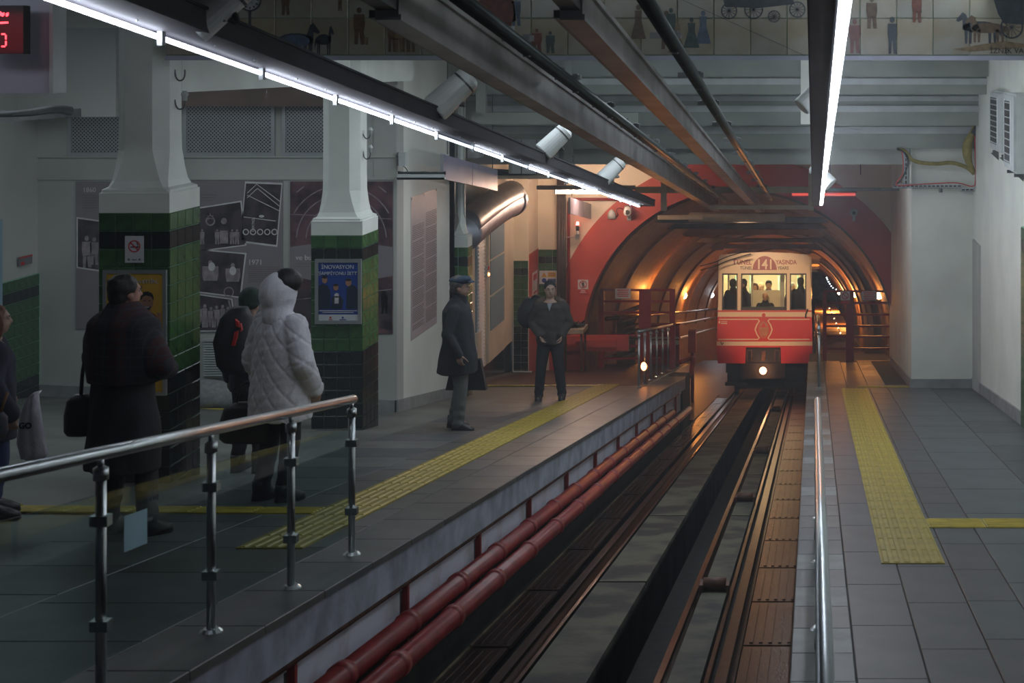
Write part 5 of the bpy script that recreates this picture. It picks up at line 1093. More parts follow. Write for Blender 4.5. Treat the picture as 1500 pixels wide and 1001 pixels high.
# lettering of the destination head
crim = mat('lettering crimson', (.30,.006,.03), .4, var=.05); greyl = mat('lettering grey', (.07,.05,.05), .5, var=.05)
W_ = lambda x, y, d=-.006: Vector((TXC,TY,TZ))+Vector(T(x, y))+Vector((0,d,0))
tpart('badge', crim, lambda b: tp(b, [(1101,398)]+[(1119-18*math.cos(PI*i/20), 398-20.5*math.sin(PI*i/20)) for i in range(21)]+[(1137,398)], -.006, 0))
text('141', .36, tcream, tr, W_(1119.2,396.5,-.010), bold=.006, sx=.86)
text('T', .21, crim, tr, W_(1070,390), 'LEFT', sx=1.1, bold=.004); text('ÜNEL', .175, crim, tr, W_(1077.5,390), 'LEFT', sx=.9, bold=.004); text('YAŞINDA', .155, crim, tr, W_(1135.5,389.5), 'LEFT', sx=.80, bold=.004)
text('TÜNEL', .115, greyl, tr, W_(1082.5,397.3), 'LEFT', sx=.9, bold=.002); text('YEARS', .115, greyl, tr, W_(1138,397.3), 'LEFT', sx=.9, bold=.002)
# window frames and panes
for x0, x1, lb in ((1056,1079,0),(1084,1152,0),(1156.5,1181,0)):
    def wf(b):
        for r_ in ((x0,403,x1,405.2),(x0,455.3,x1,457.2),(x0,405.2,x0+1.8,455.3),(x1-1.8,405.2,x1,455.3)): tb(b, *r_, .005, .07)
    fo = tpart('window_frame', M['black'], wf)
    bm = BM(); tb(bm, x0+1.5, 405, x1-1.5, 456, .04, .046); obj('pane', bm, M['pane'], fo, False, True)
# body behind: sides, roof, floor, rear wall
LN = 7.5
def body(b):
    for x0, x1 in ((1049.5,1052),(1186.5,1189)): tb(b, x0, 378, x1, 457, .08, LN)
tpart('side_wall', tcream, lambda b: tb(b, 1050, 378, 1052, 457, .08, LN)); tpart('side_wall', tcream, lambda b: tb(b, 1186.5, 378, 1188.5, 457, .08, LN))
tpart('lower_side', tred, lambda b: tb(b, 1050, 457, 1052, 530, .08, LN)); tpart('lower_side', tred, lambda b: tb(b, 1186.5, 457, 1188.5, 530, .08, LN))
tpart('roof', tcream, lambda b: tp(b, [(1052,380),(1054,376),(1119,372.5),(1182,376),(1186,380)], .08, LN))
tpart('floor_pan', tdark, lambda b: tb(b, 1052, 508, 1186, 530, .1, LN)); tpart('rear_wall', mat('train interior', (.55,.52,.40), .5, var=.1, scale=2), lambda b: tb(b, 1052, 380, 1186, 510, 4.4, 4.5))
tpart('cabin_partition', mat('cabin partition cream', (.62,.55,.38), .5, var=.05), lambda b: tb(b, 1099, 427, 1141, 470, 1.25, 1.29))
ip = mat('interior pillar', (.35,.33,.28), .4, var=.1)
for x0, x1 in ((1096,1099),(1141,1147),(1060,1062.5),(1172,1176)): tpart('interior_pillar', ip, lambda b: tb(b, x0, 403, x1, 508, 1.22, 1.34))
gp = mat('green handpole', (.25,.45,.38), .3, .4, var=.1)
for x, d in ((1068,2.6),(1092,2.2),(1140,1.8),(1136,2.8),(1167,2.4)): tpart('handpole', gp, lambda b: tube(b, Vector(T(x,404))+Vector((0,d,0)), Vector(T(x,508))+Vector((0,d,0)), .022, n=8), smooth=True)
tpart('cabin_lamp', em('cabin lamp', (1,.86,.50), 9), lambda b: (tb(b, 1062, 382.5, 1078, 383.5, 1.8, 4.0), tb(b, 1100, 382.5, 1136, 383.5, 1.8, 4.0), tb(b, 1158, 382.5, 1176, 383.5, 1.8, 4.0)))['kind'] = 'stuff'
tpart('dashboard', M['black'], lambda b: tb(b, 1084, 452, 1152, 460, .1, .5))
# undercarriage
def cz_(b):
    tb(b, 1062, 534, 1180, 548, .25, 2.0); tb(b, 1075, 536, 1165, 572, .5, 1.8)
tpart('chassis', tdark, cz_); tpart('buffer_beam', tdark, lambda b: tb(b, 1086, 534, 1150, 556, .02, .3))
for x0 in (1064, 1152): tpart('bogie_box', tdark, lambda b: (tb(b, x0, 548, x0+26, 562, .3, 1.4), tb(b, x0-3, 562, x0+30, 567, .25, 1.0)))
for x in (1077, 1158): tpart('wheel', M['rust'], lambda b: (tube(b, Vector(T(x-3,568))+Vector((0,.8,0)), Vector(T(x+3,568))+Vector((0,.8,0)), .27, n=24)))
for x0, x1 in ((1093,1101),(1134,1142)): tpart('coupler_bracket', M['rust'], lambda b: (tb(b, x0, 515, x1, 516.2, .0, .06), tb(b, x0, 516.2, x0+1.3, 531, .0, .06), tb(b, x1-1.3, 516.2, x1, 531, .0, .06)))
tpart('coupler', M['rust'], lambda b: (tb(b, 1115, 516, 1121, 530, .0, .2),))
hl = tpart('headlight', tdark, lambda b: tp(b, disc(1117.5,544.5,7,20), -.02, .1)); bm = BM(); ell(bm, Vector(T(1117.5,544.5))+Vector((0,-.02,0)), (.095,.04,.095)); obj('headlight_lens', bm, M['headlamp'], hl, True, True)
tpart('wiper', M['black'], lambda b: (path(b, [Vector(T(1183,455))+Vector((0,-.04,0)), Vector(T(1180,463))+Vector((0,-.05,0)), Vector(T(1180,468))+Vector((0,-.04,0))], .018, 6)))
tpart('handle', M['black'], lambda b: (path(b, [Vector(T(1055,503))+Vector((0,-.04,0)), Vector(T(1057,507))+Vector((0,-.06,0)), Vector(T(1059,504))+Vector((0,-.04,0))], .015, 6)))
l = bpy.data.lights.new('cab_fill', 'POINT'); l.energy = 7; l.color = (1,.85,.6); l.shadow_soft_size = .15; o = bpy.data.objects.new('cab_fill', l); COL.objects.link(o); o.parent = tr; o.location = Vector(T(1118,386))+Vector((0,.3,0))  # added fill point that brightens the riders' faces
l = bpy.data.lights.new('headlight_light', 'POINT'); l.energy = 12; l.color = (1,.45,.2); l.shadow_soft_size = .1; o = bpy.data.objects.new('headlight_light', l); COL.objects.link(o); o.parent = tr; o.location = Vector(T(1117.5,544.5))+Vector((0,-.25,0))
t = thing('overhead_wires', 'two dark wires slanting down to the left top corner of the train', 'wires', P(1040, 385, 36.5)); bm = BM()
for dy in (0, 6): path(bm, smoothpts([P(1100,366+dy,36.2), P(1066,376+dy,36.3), P(1048,384+dy,36.4), P(1026,390+dy,36.6)], 5), .014, 6)
obj('wire', bm, M['black'], t, True)['kind'] = 'stuff'

tr.rotation_euler.x = -math.atan(ST)
# =================== PEOPLE ===================
def remesh(bm, vox, m, name, parent, sm=3, disp=None, label=None):
    bmesh.ops.recalc_face_normals(bm, faces=bm.faces)
    me = bpy.data.meshes.new('r'); bm.to_mesh(me); bm.free(); o = bpy.data.objects.new('r', me); COL.objects.link(o)
    r = o.modifiers.new('r', 'REMESH'); r.mode = 'VOXEL'; r.voxel_size = vox; s = o.modifiers.new('s', 'SMOOTH'); s.factor = .5; s.iterations = sm
    dg = bpy.context.evaluated_depsgraph_get(); ne = bpy.data.meshes.new_from_object(o.evaluated_get(dg)); bpy.data.objects.remove(o); bpy.data.meshes.remove(me)
    if disp:
        ns = [v.normal.copy() for v in ne.vertices]
        for v, n_ in zip(ne.vertices, ns): v.co += n_*disp(v.co, n_)
    ne.materials.clear(); ne.materials.append(m); ne.name = name
    for p in ne.polygons: p.use_smooth = True
    q = bpy.data.objects.new(name, ne); COL.objects.link(q); q.parent = parent
    if label: q['label'] = label
    return q
def chain(bm, pts, rs, n=12):
    for i, p in enumerate(pts): ell(bm, p, (rs[i],)*3, None, n, max(6, n//2))
    for i in range(len(pts)-1): tube(bm, pts[i], pts[i+1], rs[i], rs[i+1], n)
def hand(bm, wr, d, nrm, side, curl=.5):
    d = Vector(d).normalized(); nrm = Vector(nrm); nrm = (nrm-d*nrm.dot(d)).normalized(); t_ = d.cross(nrm).normalized()*side
    for k in range(4): o_ = t_*(.030-.020*k); chain(bm, [wr+o_*.5, wr+d*.085+o_], [.016,.013], 8)
    for k, L_ in enumerate((.070,.080,.074,.058)):
        p = wr+d*.085+t_*(.032-.0215*k); pts = [p]; dd = d.copy()
        for q in range(3):
            dd = (dd*math.cos(curl*.8)+nrm*math.sin(curl*.8)).normalized() if q else (dd*math.cos(curl*.5)+nrm*math.sin(curl*.5)).normalized(); p = p+dd*L_*(.45,.32,.26)[q]; pts.append(p)
            nrm2 = nrm
        chain(bm, pts, [.0095,.009,.0085,.0075], 8)
    p = wr+d*.02+t_*.03; chain(bm, [p, p+(d*.6+t_*.7+nrm*.3)*.04, p+(d*.8+t_*.55+nrm*.6)*.068, p+(d*.95+t_*.35+nrm*.8)*.09], [.015,.012,.010,.009], 8)
def person(label, loc, yaw, H=1.75, skin=(.42,.25,.18), trouser=(.03,.03,.035), shoe=(.02,.02,.02), hair=(.015,.012,.01), feet=((-.1,0),(.1,0)), elbows=None, wrists=None, hd=None, headyaw=0.0, lean=0.0, coat=None, group=None, vox=.011, seated=False, curl=.7, legs=True, boots=0.0, hairstyle='short', cat='person'):
    t = thing('person', label, cat, loc, group); t.rotation_euler.z = yaw; k = H/1.75
    S = lambda x, y, z: Vector((x*k, y*k-lean*max(0, z-.9), z*k))
    nm = 'p%d' % (len(MATS)); sk = mat(nm+' skin', skin, .5, var=.08, scale=12, bump=.05)
    hc = S(0, -.02, 1.625); Rh = Matrix.Rotation(headyaw, 3, 'Z')
    hp = lambda x, y, z: hc+Rh@(Vector((x,y,z))*k)
    el = elbows or ((-.27,.02,1.13),(.27,.02,1.13)); wr = wrists or ((-.28,-.08,.88),(.28,-.08,.88)); hdv = hd or ((0,-.2,-1),(0,-.2,-1))
    E_ = [S(*e) for e in el]; W = [S(*e) for e in wr]
    # one continuous body
    bm = BM(); R4 = Rh
    ell(bm, hp(0,.012,.035), (.080*k,.096*k,.090*k), R4, 18, 12); ell(bm, hp(0,-.018,-.03), (.064*k,.072*k,.080*k), R4, 16, 10); ell(bm, hp(0,-.045,-.078), (.034*k,.034*k,.026*k), R4)
    chain(bm, [hp(0,-.088,.022), hp(0,-.106,-.014)], [.009*k,.015*k], 8); ell(bm, hp(0,-.083,-.047), (.024*k,.012*k,.009*k), R4, 10, 6); ell(bm, hp(0,-.082,.038), (.05*k,.016*k,.010*k), R4, 10, 6)
    for s_ in (-1, 1): ell(bm, hp(s_*.077,.012,-.005), (.010*k,.020*k,.031*k), R4, 8, 6)
    chain(bm, [hp(0,.01,-.05), S(0,.012,1.45)], [.056*k,.062*k], 12)
    loft(bm, [(S(0,0,z).x, S(0,0,z).y, z*k, rx*k, ry*k) for z, rx, ry in ((.84,.15,.10),(.95,.165,.11),(1.08,.145,.098),(1.22,.165,.108),(1.36,.18,.105),(1.44,.14,.085),(1.48,.07,.06))], 20, 2.2)
    for i, s_ in enumerate((-1, 1)):
        chain(bm, [S(s_*.175,0,1.40), E_[i], W[i]], [.05*k,.038*k,.026*k], 10)
        hand(bm, W[i], Vector(hdv[i]), Vector((-s_*.9,-.3,0)) if abs(hdv[i][2]) > .5 else Vector((0,0,-1)), -s_ if abs(hdv[i][2]) > .5 else s_, curl)
    kn = []; an = []
    for i, s_ in enumerate((-1, 1)):
        fx, fy = feet[i]; hpj = S(s_*.09,0,.9)
        if seated: kj = S(s_*.12,-.42,.86); aj = S(s_*.12,-.42,.42)
        else: kj = (hpj+Vector((fx,fy,.08)))*.5+Vector((0,-.03,.01)); aj = Vector((fx,fy+.03,.08))
        kn.append(kj); an.append(aj); chain(bm, [hpj, kj, aj], [.08*k,.052*k,.038*k], 12); chain(bm, [aj, aj+Vector((0,-.13,-.035))], [.04*k,.03*k], 8)
    remesh(bm, vox, sk, 'body', t, 2)
    # eyes, brows, lips
    ew = mat('eye white', (.5,.48,.46), .2, var=.02); 
    for s_ in (-1, 1):
        bm = BM(); ell(bm, hp(s_*.030,-.078,.018), (.013*k,.009*k,.007*k), R4, 10, 6); e = obj('eye', bm, ew, t, True, True)
        bm = BM(); ell(bm, hp(s_*.030,-.086,.018), (.006*k,.003*k,.006*k), R4, 8, 6); obj('pupil', bm, M['black'], e, True, True)
        bm = BM(); ell(bm, hp(s_*.031,-.088,.040), (.019*k,.006*k,.005*k), R4, 8, 6); obj('eyebrow', bm, mat(nm+' hair', hair, .6, var=.3, scale=30), t, True, True)
    bm = BM(); ell(bm, hp(0,-.092,-.047), (.023*k,.006*k,.005*k), R4, 10, 6); obj('lips', bm, mat(nm+' lips', tuple(c*.6 for c in skin), .5, var=.05), t, True, True)
    # hair
    if hairstyle != 'none':
        bm = BM(); ell(bm, hp(0,.026,.048), (.090*k,.100*k,.096*k), R4, 18, 12); ell(bm, hp(0,.058,.0), (.078*k,.062*k,.085*k), R4, 16, 10)
        if hairstyle == 'fringe': ell(bm, hp(.012,-.06,.082), (.060*k,.030*k,.020*k), R4, 12, 8)
        if hairstyle == 'long':
            ell(bm, hp(0,.055,-.05), (.10*k,.07*k,.14*k), R4, 14, 10)
            for s_ in (-1, 1): ell(bm, hp(s_*.082,.0,-.03), (.026*k,.05*k,.12*k), R4, 10, 8)
        random.seed(len(label))
        for q in range(14): a = random.uniform(0, 2*PI); b_ = random.uniform(.3, 1.3); ell(bm, hp(.078*math.cos(a)*math.cos(b_), .03+.085*math.sin(a)*math.cos(b_), .06+.07*math.sin(b_)), (.022*k,.022*k,.018*k), R4, 8, 6)
        remesh(bm, max(vox*.8,.008), mat(nm+' hair', hair, .6, var=.3, scale=30), 'hair', t, 1)
    # trousers and shoes
    if legs:
        bm = BM()
        for i, s_ in enumerate((-1, 1)): chain(bm, [S(s_*.085,0,.88), kn[i], an[i]+Vector((0,0,.0))], [.105*k,.078*k,.066*k], 14)
        loft(bm, [(0,S(0,0,.8).y,.80*k,.15*k,.11*k),(0,0,.9*k,.17*k,.12*k),(0,0,1.0*k,.165*k,.12*k)], 18, 2.2)
        random.seed(2); remesh(bm, max(vox,.012), mat(nm+' trousers', trouser, .8, var=.15, scale=8, bump=.3), 'trousers', t, 2, lambda c, n_: .006*math.sin(c.z*60+c.x*30)*max(0, 1-c.z/.45))
        for i in (0, 1):
            a = an[i]; z0 = a.z-.08; bm = BM(); loft(bm, [(a.x,a.y-.055,z0+.015,.050,.135),(a.x,a.y-.055,z0+.04,.052,.135),(a.x,a.y-.03,z0+.075,.048,.10),(a.x,a.y+.01,z0+.11,.046,.062),(a.x,a.y+.01,z0+.15,.050,.056)], 18, 2.4)
            if boots: tube(bm, a+Vector((0,.01,-.01)), a+(kn[i]-a).normalized()*(boots+.06), .052, .072, 18)
            if boots: box(bm, a.x-.028, a.x+.028, a.y+.005, a.y+.06, z0-.0, z0+.05)
            sh = obj('shoe', bm, mat(nm+' shoe', shoe, .4, var=.15), t, True, True)
            bm = BM(); loft(bm, [(a.x,a.y-.055,z0,.050,.138),(a.x,a.y-.055,z0+.018,.052,.138)], 18, 2.6); obj('sole', bm, M['black'], sh, False, True)
    # coat: rings (z, rx, ry, dy) plus sleeves
    if coat:
        cm = coat['mat']; bm = BM(); loft(bm, [(S(0,0,z).x+coat.get('dx',0)*(1.3-z), S(0,dy,z).y, z*k, rx*k, ry*k) for z, rx, ry, dy in coat['rings']], 28, 2.25)
        sr = coat.get('sr', (.075,.062,.052))
        for i, s_ in enumerate((-1, 1)):
            w_ = E_[i]+(W[i]-E_[i])*1.0; chain(bm, [S(s_*.165,0,1.395), E_[i], w_], [v*k for v in sr], 14)
        if coat.get('collar'): chain(bm, [S(0,.01,1.44), S(0,.0,1.50)], [.095*k,.085*k], 16)
        remesh(bm, coat.get('vox', .012), cm, coat.get('name', 'coat'), t, 3, coat.get('disp'))
    t['S'] = 0; del t['S']
    return t, S, hp, E_, W
fold = lambda amp, fx, fz: (lambda c, n_: amp*(math.sin(c.x*fx+math.sin(c.z*7)*2)*.6+math.sin(c.z*fz+c.x*9)*.4))
def bagmesh(bm, c, w_, d_, h):
    loft(bm, [(c[0],c[1],c[2]-h*.5,w_*.42,d_*.4),(c[0],c[1],c[2]-h*.4,w_*.5,d_*.5),(c[0],c[1],c[2],w_*.5,d_*.5),(c[0],c[1],c[2]+h*.35,w_*.42,d_*.42),(c[0],c[1],c[2]+h*.5,w_*.2,d_*.2)], 18, 2.6)
# --- near man in long dark coat, back to the camera
Y = 9.25; X = (181-VX)*Y/F; z = zL(X, Y)
dc = mat('charcoal wool coat', (.022,.022,.026), .85, var=.25, scale=10, bump=.3)
t, S, hp, E_, W = person('person from behind in long dark coat and dark red plaid shawl beside the nearest column', (X, Y, z), PI+math.radians(-22), 1.655, (.40,.20,.15), (.018,.018,.022), (.015,.013,.013), (.018,.014,.012), feet=((-.24,.0),(.04,.06)),
    elbows=((-.30,-.02,1.14),(.29,-.04,1.13)), wrists=((-.16,-.24,1.08),(.14,-.26,1.10)), hd=((.8,-.5,.1),(-.8,-.5,.1)), headyaw=math.radians(-14), boots=.16,
    coat=dict(mat=dc, rings=((.44,.27,.20,.0),(.60,.265,.195,.0),(.80,.25,.18,0),(1.0,.225,.155,0),(1.2,.225,.15,0),(1.36,.22,.14,0),(1.44,.16,.11,0),(1.50,.09,.08,0)), disp=fold(.008, 40, 14), collar=True, sr=(.09,.075,.062)))
pl = bpy.data.materials.new('plaid shawl'); pl.use_nodes = True; N = pl.node_tree.nodes; L = pl.node_tree.links; tc = N.new('ShaderNodeTexCoord'); b = N['Principled BSDF']; b.inputs['Roughness'].default_value = .9
wv = []
for d_, sc_ in (('X', 5.5), ('Z', 5.5)):
    q = N.new('ShaderNodeTexWave'); q.bands_direction = d_; q.inputs['Scale'].default_value = sc_; L.new(tc.outputs['Object'], q.inputs['Vector']); r_ = N.new('ShaderNodeMath'); r_.operation = 'GREATER_THAN'; r_.inputs[1].default_value = .93; L.new(q.outputs['Fac'], r_.inputs[0]); wv.append(r_)
q = N.new('ShaderNodeTexWave'); q.bands_direction = 'X'; q.inputs['Scale'].default_value = 1.4; L.new(tc.outputs['Object'], q.inputs['Vector']); r_ = N.new('ShaderNodeMath'); r_.operation = 'GREATER_THAN'; r_.inputs[1].default_value = .5; L.new(q.outputs['Fac'], r_.inputs[0])
mx0 = N.new('ShaderNodeMix'); mx0.data_type = 'RGBA'; mx0.inputs[6].default_value = (.018,.018,.022,1); mx0.inputs[7].default_value = (.05,.014,.017,1); L.new(r_.outputs[0], mx0.inputs[0])
a_ = N.new('ShaderNodeMath'); a_.operation = 'MAXIMUM'; L.new(wv[0].outputs[0], a_.inputs[0]); L.new(wv[1].outputs[0], a_.inputs[1]); mx = N.new('ShaderNodeMix'); mx.data_type = 'RGBA'; mx.inputs[7].default_value = (.035,.035,.045,1); L.new(mx0.outputs[2], mx.inputs[6]); L.new(a_.outputs[0], mx.inputs[0]); L.new(mx.outputs[2], b.inputs['Base Color'])
bm = BM(); loft(bm, [(0,0,.98,.25,.175),(0,0,1.1,.275,.185),(0,0,1.25,.275,.18),(0,0,1.36,.25,.17),(0,.0,1.42,.17,.13),(0,.0,1.465,.105,.10),(0,0,1.49,.09,.09)], 26, 2.2)
for s_, e, w_ in ((-1,E_[0],W[0]),(1,E_[1],W[1])): chain(bm, [S(s_*.165,0,1.38), e+Vector((0,0,.03)), e+(w_-e)*.5], [.10,.095,.07], 14)
remesh(bm, .013, pl, 'plaid_shawl', t, 3, fold(.006, 50, 20))
bm = BM(); chain(bm, [S(0,.015,1.44), S(0,.01,1.485)], [.10,.085], 16); remesh(bm, .012, dc, 'scarf', t, 2, fold(.006, 30, 120))
b_ = thing('shoulder_bag', 'black shoulder bag hanging behind the person in the plaid shawl', 'bag', (X-.30, Y+.05, z+.75)); bm = BM(); bagmesh(bm, (-.0,0,0), .20, .16, .26); obj('bag_body', bm, mat('black leather', (.018,.018,.02), .4, var=.2, bump=.2), b_, True, True)
bm = BM(); path(bm, smoothpts([(0,0,.12),(.05,-.06,.35),(.14,-.10,.6),(.2,-.04,.66)], 5), .012, 6); obj('strap', bm, M['black'], b_, True, True)
# --- person in white quilted coat
Y = 10.75; X = (410-VX)*Y/F; z = zL(X, Y)
wq = mat('white quilted fabric', (.80,.79,.85), .7, var=.06, scale=8, bump=.25, bscale=60)
def quilt(c, n_):
    r_ = math.atan2(c.x, -c.y)*.22
    a = ((r_*1.0+c.z*.85)/.15) % 1.0; b = ((r_*1.0-c.z*.85)/.15+.3) % 1.0
    g_ = math.exp(-((a-.5)/.09)**2)*.6+math.exp(-((b-.5)/.09)**2)*.8
    return .004-.011*min(1, g_)+.0010*math.sin(c.z*95+c.x*20)
t, S, hp, E_, W = person('person from behind in a white quilted hooded coat at the handrail', (X, Y, z), PI+math.radians(-28), 1.655, (.4,.26,.2), (.018,.02,.026), (.014,.014,.016), feet=((-.10,.02),(.13,.03)),
    elbows=((-.29,.03,1.12),(.31,.0,1.10)), wrists=((-.27,-.10,.90),(.33,-.10,.88)), headyaw=math.radians(-20), hairstyle='none',
    coat=dict(mat=wq, name='quilted_coat', vox=.0095, rings=((.66,.27,.20,0),(.80,.262,.195,0),(1.0,.242,.175,0),(1.2,.235,.165,0),(1.35,.215,.15,0),(1.43,.17,.12,0),(1.49,.10,.09,0)), disp=quilt, sr=(.10,.085,.072)))
bm = BM(); ell(bm, hp(0,.03,.015), (.128,.145,.165), None, 20, 14); chain(bm, [hp(0,.03,-.06), S(0,.03,1.47)], [.115,.11], 16); remesh(bm, .0095, wq, 'hood', t, 3, lambda c, n_: .004*math.sin(c.x*60+c.z*25)*math.sin(c.z*40))
bm = BM(); ell(bm, hp(.0,-.03,.105), (.125,.125,.10), None, 16, 10); remesh(bm, .01, M['black'], 'cap', t, 2)
b_ = thing('handbag', 'black handbag held low by the person in the white quilted coat', 'bag', (X-.34, Y+.02, z+.58)); bm = BM(); bagmesh(bm, (.08,.0,.0), .40, .16, .30); obj('bag_body', bm, mat('black leather', (.018,.018,.02), .4), b_, True, True)
bm = BM(); path(bm, smoothpts([(.0,0,.12),(.04,0,.26),(.10,0,.30),(.16,0,.26),(.18,0,.12)], 5), .012, 6); obj('handle', bm, M['black'], b_, True, True)
# --- person with backpack behind
Y = 12.6; X = (366-VX)*Y/F; z = zL(X, Y)
t, S, hp, E_, W = person('short person in dark green cap and dark jacket, mostly hidden behind the white quilted coat', (X, Y, z), PI+math.radians(-10), 1.58, (.38,.24,.18), (.02,.022,.028), hairstyle='none', vox=.014,
    coat=dict(mat=mat('slate jacket', (.045,.05,.06), .8, var=.2), name='jacket', rings=((.78,.20,.14,0),(.95,.205,.145,0),(1.2,.215,.145,0),(1.38,.2,.13,0),(1.46,.10,.09,0)), disp=fold(.005,40,25)))
bm = BM(); ell(bm, hp(0,.015,.055), (.095,.112,.10), None, 16, 10); ell(bm, hp(0,.03,.01), (.09,.095,.06), None, 16, 8); remesh(bm, .012, mat('bottle green wool', (.035,.055,.045), .9, var=.3, scale=30), 'knit_cap', t, 2)
b_ = thing('backpack', 'dark backpack with red flashes left of the white quilted coat', 'backpack', P(344, 545, 12.2)); c = P(345, 500, 12.25); bm = BM(); loft(bm, [(c.x,c.y,c.z-.27,.10,.08),(c.x,c.y,c.z-.2,.15,.12),(c.x-.02,c.y,c.z,.16,.13),(c.x+.01,c.y,c.z+.2,.13,.11),(c.x+.03,c.y,c.z+.29,.07,.07)], 20, 2.5); remesh2 = bm; obj('pack', remesh2, mat('dark nylon', (.022,.024,.03), .6, var=.2, bump=.3), b_, True)
bm = BM()
for pts in ([(343,487),(348,485),(346,498),(341,500)], [(340,500),(345,498),(343,507),(339,507)], [(344,468),(349,472),(350,480),(346,478)], [(352,474),(354,484),(352,487)]): prism(bm, [P(x,y,12.10) for x, y in pts], (0,.03,0))
obj('red_patch', bm, K['red'], b_)['kind'] = 'stuff'
# --- man with flat cap
Y = 16.6; X = (672-VX)*Y/F; z = zL(X, Y)
t, S, hp, E_, W = person('older man in navy flat cap, dark coat and grey trousers standing in profile', (X, Y, z), PI/2-math.radians(4), 1.77, (.42,.25,.19), (.13,.135,.13), (.02,.018,.018), (.10,.09,.085), feet=((-.09,-.05),(.09,.06)),
    elbows=((-.27,.05,1.14),(.27,.06,1.14)), wrists=((-.25,-.08,.91),(.24,-.06,.93)), hd=((0,-.15,-1),(0,-.15,-1)), curl=1.0, headyaw=math.radians(8),
    coat=dict(mat=mat('navy black coat', (.024,.026,.032), .85, var=.2, scale=10, bump=.3), rings=((.66,.225,.225,.02),(.80,.222,.215,.01),(1.0,.212,.18,.0),(1.2,.215,.165,.01),(1.37,.20,.15,.02),(1.45,.13,.11,.02),(1.51,.085,.08,.01)), disp=fold(.006,40,16), collar=True, dx=0.0))
bm = BM(); ell(bm, hp(0,.01,.085), (.095,.125,.05), None, 18, 10); ell(bm, hp(0,-.03,.10), (.085,.10,.04), None, 18, 10); ell(bm, hp(0,-.115,.068), (.065,.05,.014), None, 14, 8); remesh(bm, .009, mat('navy cap wool', (.03,.05,.085), .85, var=.15, scale=30), 'flat_cap', t, 2)
bm = BM(); chain(bm, [S(0,.0,1.47), S(0,-.01,1.52)], [.095,.08], 14); remesh(bm, .012, mat('black scarf', (.018,.018,.02), .9, var=.2), 'scarf', t, 2)
b_ = thing('shopping_bag', 'black bag hanging behind the man in the flat cap', 'bag', (X+.02, Y+.33, z+.38)); bm = BM(); prism(bm, [(-.26,0,0),(.22,0,0),(.15,0,.36),(-.18,0,.36)], (0,.09,0)); obj('bag_body', bm, M['black'], b_, False, True)
bm = BM(); path(bm, smoothpts([(-.1,.04,.35),(-.06,.04,.5),(.0,.04,.56),(.06,.04,.5),(.08,.04,.35)], 5), .010, 6); obj('handle', bm, M['black'], b_, True, True)
# --- young man facing the camera
Y = 21.4; X = (806-VX)*Y/F; z = zL(X, Y)
t, S, hp, E_, W = person('young man in a dark jacket with fur hood facing the camera before the arch', (X, Y, z), math.radians(6), 1.78, (.50,.31,.23), (.02,.02,.024), (.015,.014,.014), (.012,.010,.010), feet=((-.17,-.02),(.17,.02)),
    elbows=((-.265,.06,1.15),(.265,.04,1.13)), wrists=((-.13,-.17,1.00),(.17,-.13,.99)), hd=((.3,-.2,-.9),(-.1,-.2,-.9)), curl=1.0, headyaw=math.radians(10),
    coat=dict(mat=mat('umber padded jacket', (.05,.038,.032), .75, var=.25, scale=8, bump=.3), name='jacket', rings=((.84,.195,.15,0),(.95,.205,.16,0),(1.2,.225,.165,0),(1.38,.21,.145,0),(1.45,.12,.10,0)), disp=fold(.008,30,45), sr=(.095,.08,.062)))
fur = mat('brown fur trim', (.13,.09,.065), .95, var=.4, scale=40, bump=1, bscale=80)
bm = BM(); random.seed(8)
for q in range(16):
    a = PI*(-.15)+PI*1.3*q/15; ell(bm, (.16*math.cos(a), -.02+.10*abs(math.cos(a))*(-1)+.10, 1.47+.05*math.sin(a)), (.055,.05,.05), None, 8, 6)
remesh(bm, .012, fur, 'fur_hood', t, 1, lambda c, n_: .008*math.sin(c.x*170)*math.sin(c.z*150))
bm = BM(); prism(bm, [(-.035,-.10,1.47),(.035,-.10,1.47),(.0,-.155,1.36)], (0,-.012,0)); obj('shirt_collar', bm, mat('pale shirt', (.30,.32,.36), .8, var=.05), t, False, True)
b_ = thing('shoulder_bag', 'large black shoulder bag at the elbow of the young man before the arch', 'bag', P(778, 478, 21.5)); c = P(778, 458, 21.55); bm = BM(); loft(bm, [(c.x,c.y,c.z-.22,.12,.10),(c.x,c.y,c.z-.12,.2,.15),(c.x,c.y,c.z+.05,.2,.15),(c.x+.03,c.y,c.z+.22,.12,.10)], 20, 2.5); obj('bag_body', bm, M['black'], b_, True)
bm = BM(); path(bm, smoothpts([c+Vector((.0,0,.2)), c+Vector((.07,-.08,.26)), c+Vector((.15,-.06,.24))], 5), .02, 8); obj('strap', bm, M['black'], b_, True)
# --- person cut by the left edge with a white carrier bag
Y = 9.9; X = (-8-VX)*Y/F; z = zL(X, Y)
t, S, hp, E_, W = person('person in navy coat and blue jeans holding a white bag at the left edge', (X, Y, z), PI+math.radians(-60), 1.46, (.42,.26,.2), (.03,.045,.12), (.02,.02,.022), (.14,.05,.025), feet=((-.1,0),(.1,0)), hairstyle='long',
    elbows=((-.27,.02,1.15),(.34,-.0,1.18)), wrists=((-.25,-.1,.9),(.42,-.06,.98)), hd=((0,-.2,-1),(.1,-.1,-1)), curl=1.1,
    coat=dict(mat=mat('navy anorak', (.022,.024,.045), .8, var=.2), rings=((.66,.22,.17,0),(.85,.22,.165,0),(1.1,.215,.155,0),(1.3,.215,.15,0),(1.43,.12,.10,0),(1.48,.08,.08,0)), disp=fold(.007,40,30), sr=(.10,.09,.08)))
b_ = thing('carrier_bag', 'white plastic carrier bag with a dark print at the far left', 'bag', P(48, 670, 9.6)); Yb = 9.55; bm = BM(); cols = []
prof = [(30,672,66,672),(24,650,72,664),(26,630,66,640),(30,605,62,612),(38,586,58,592),(46,578,54,581),(50,575,58,575)]
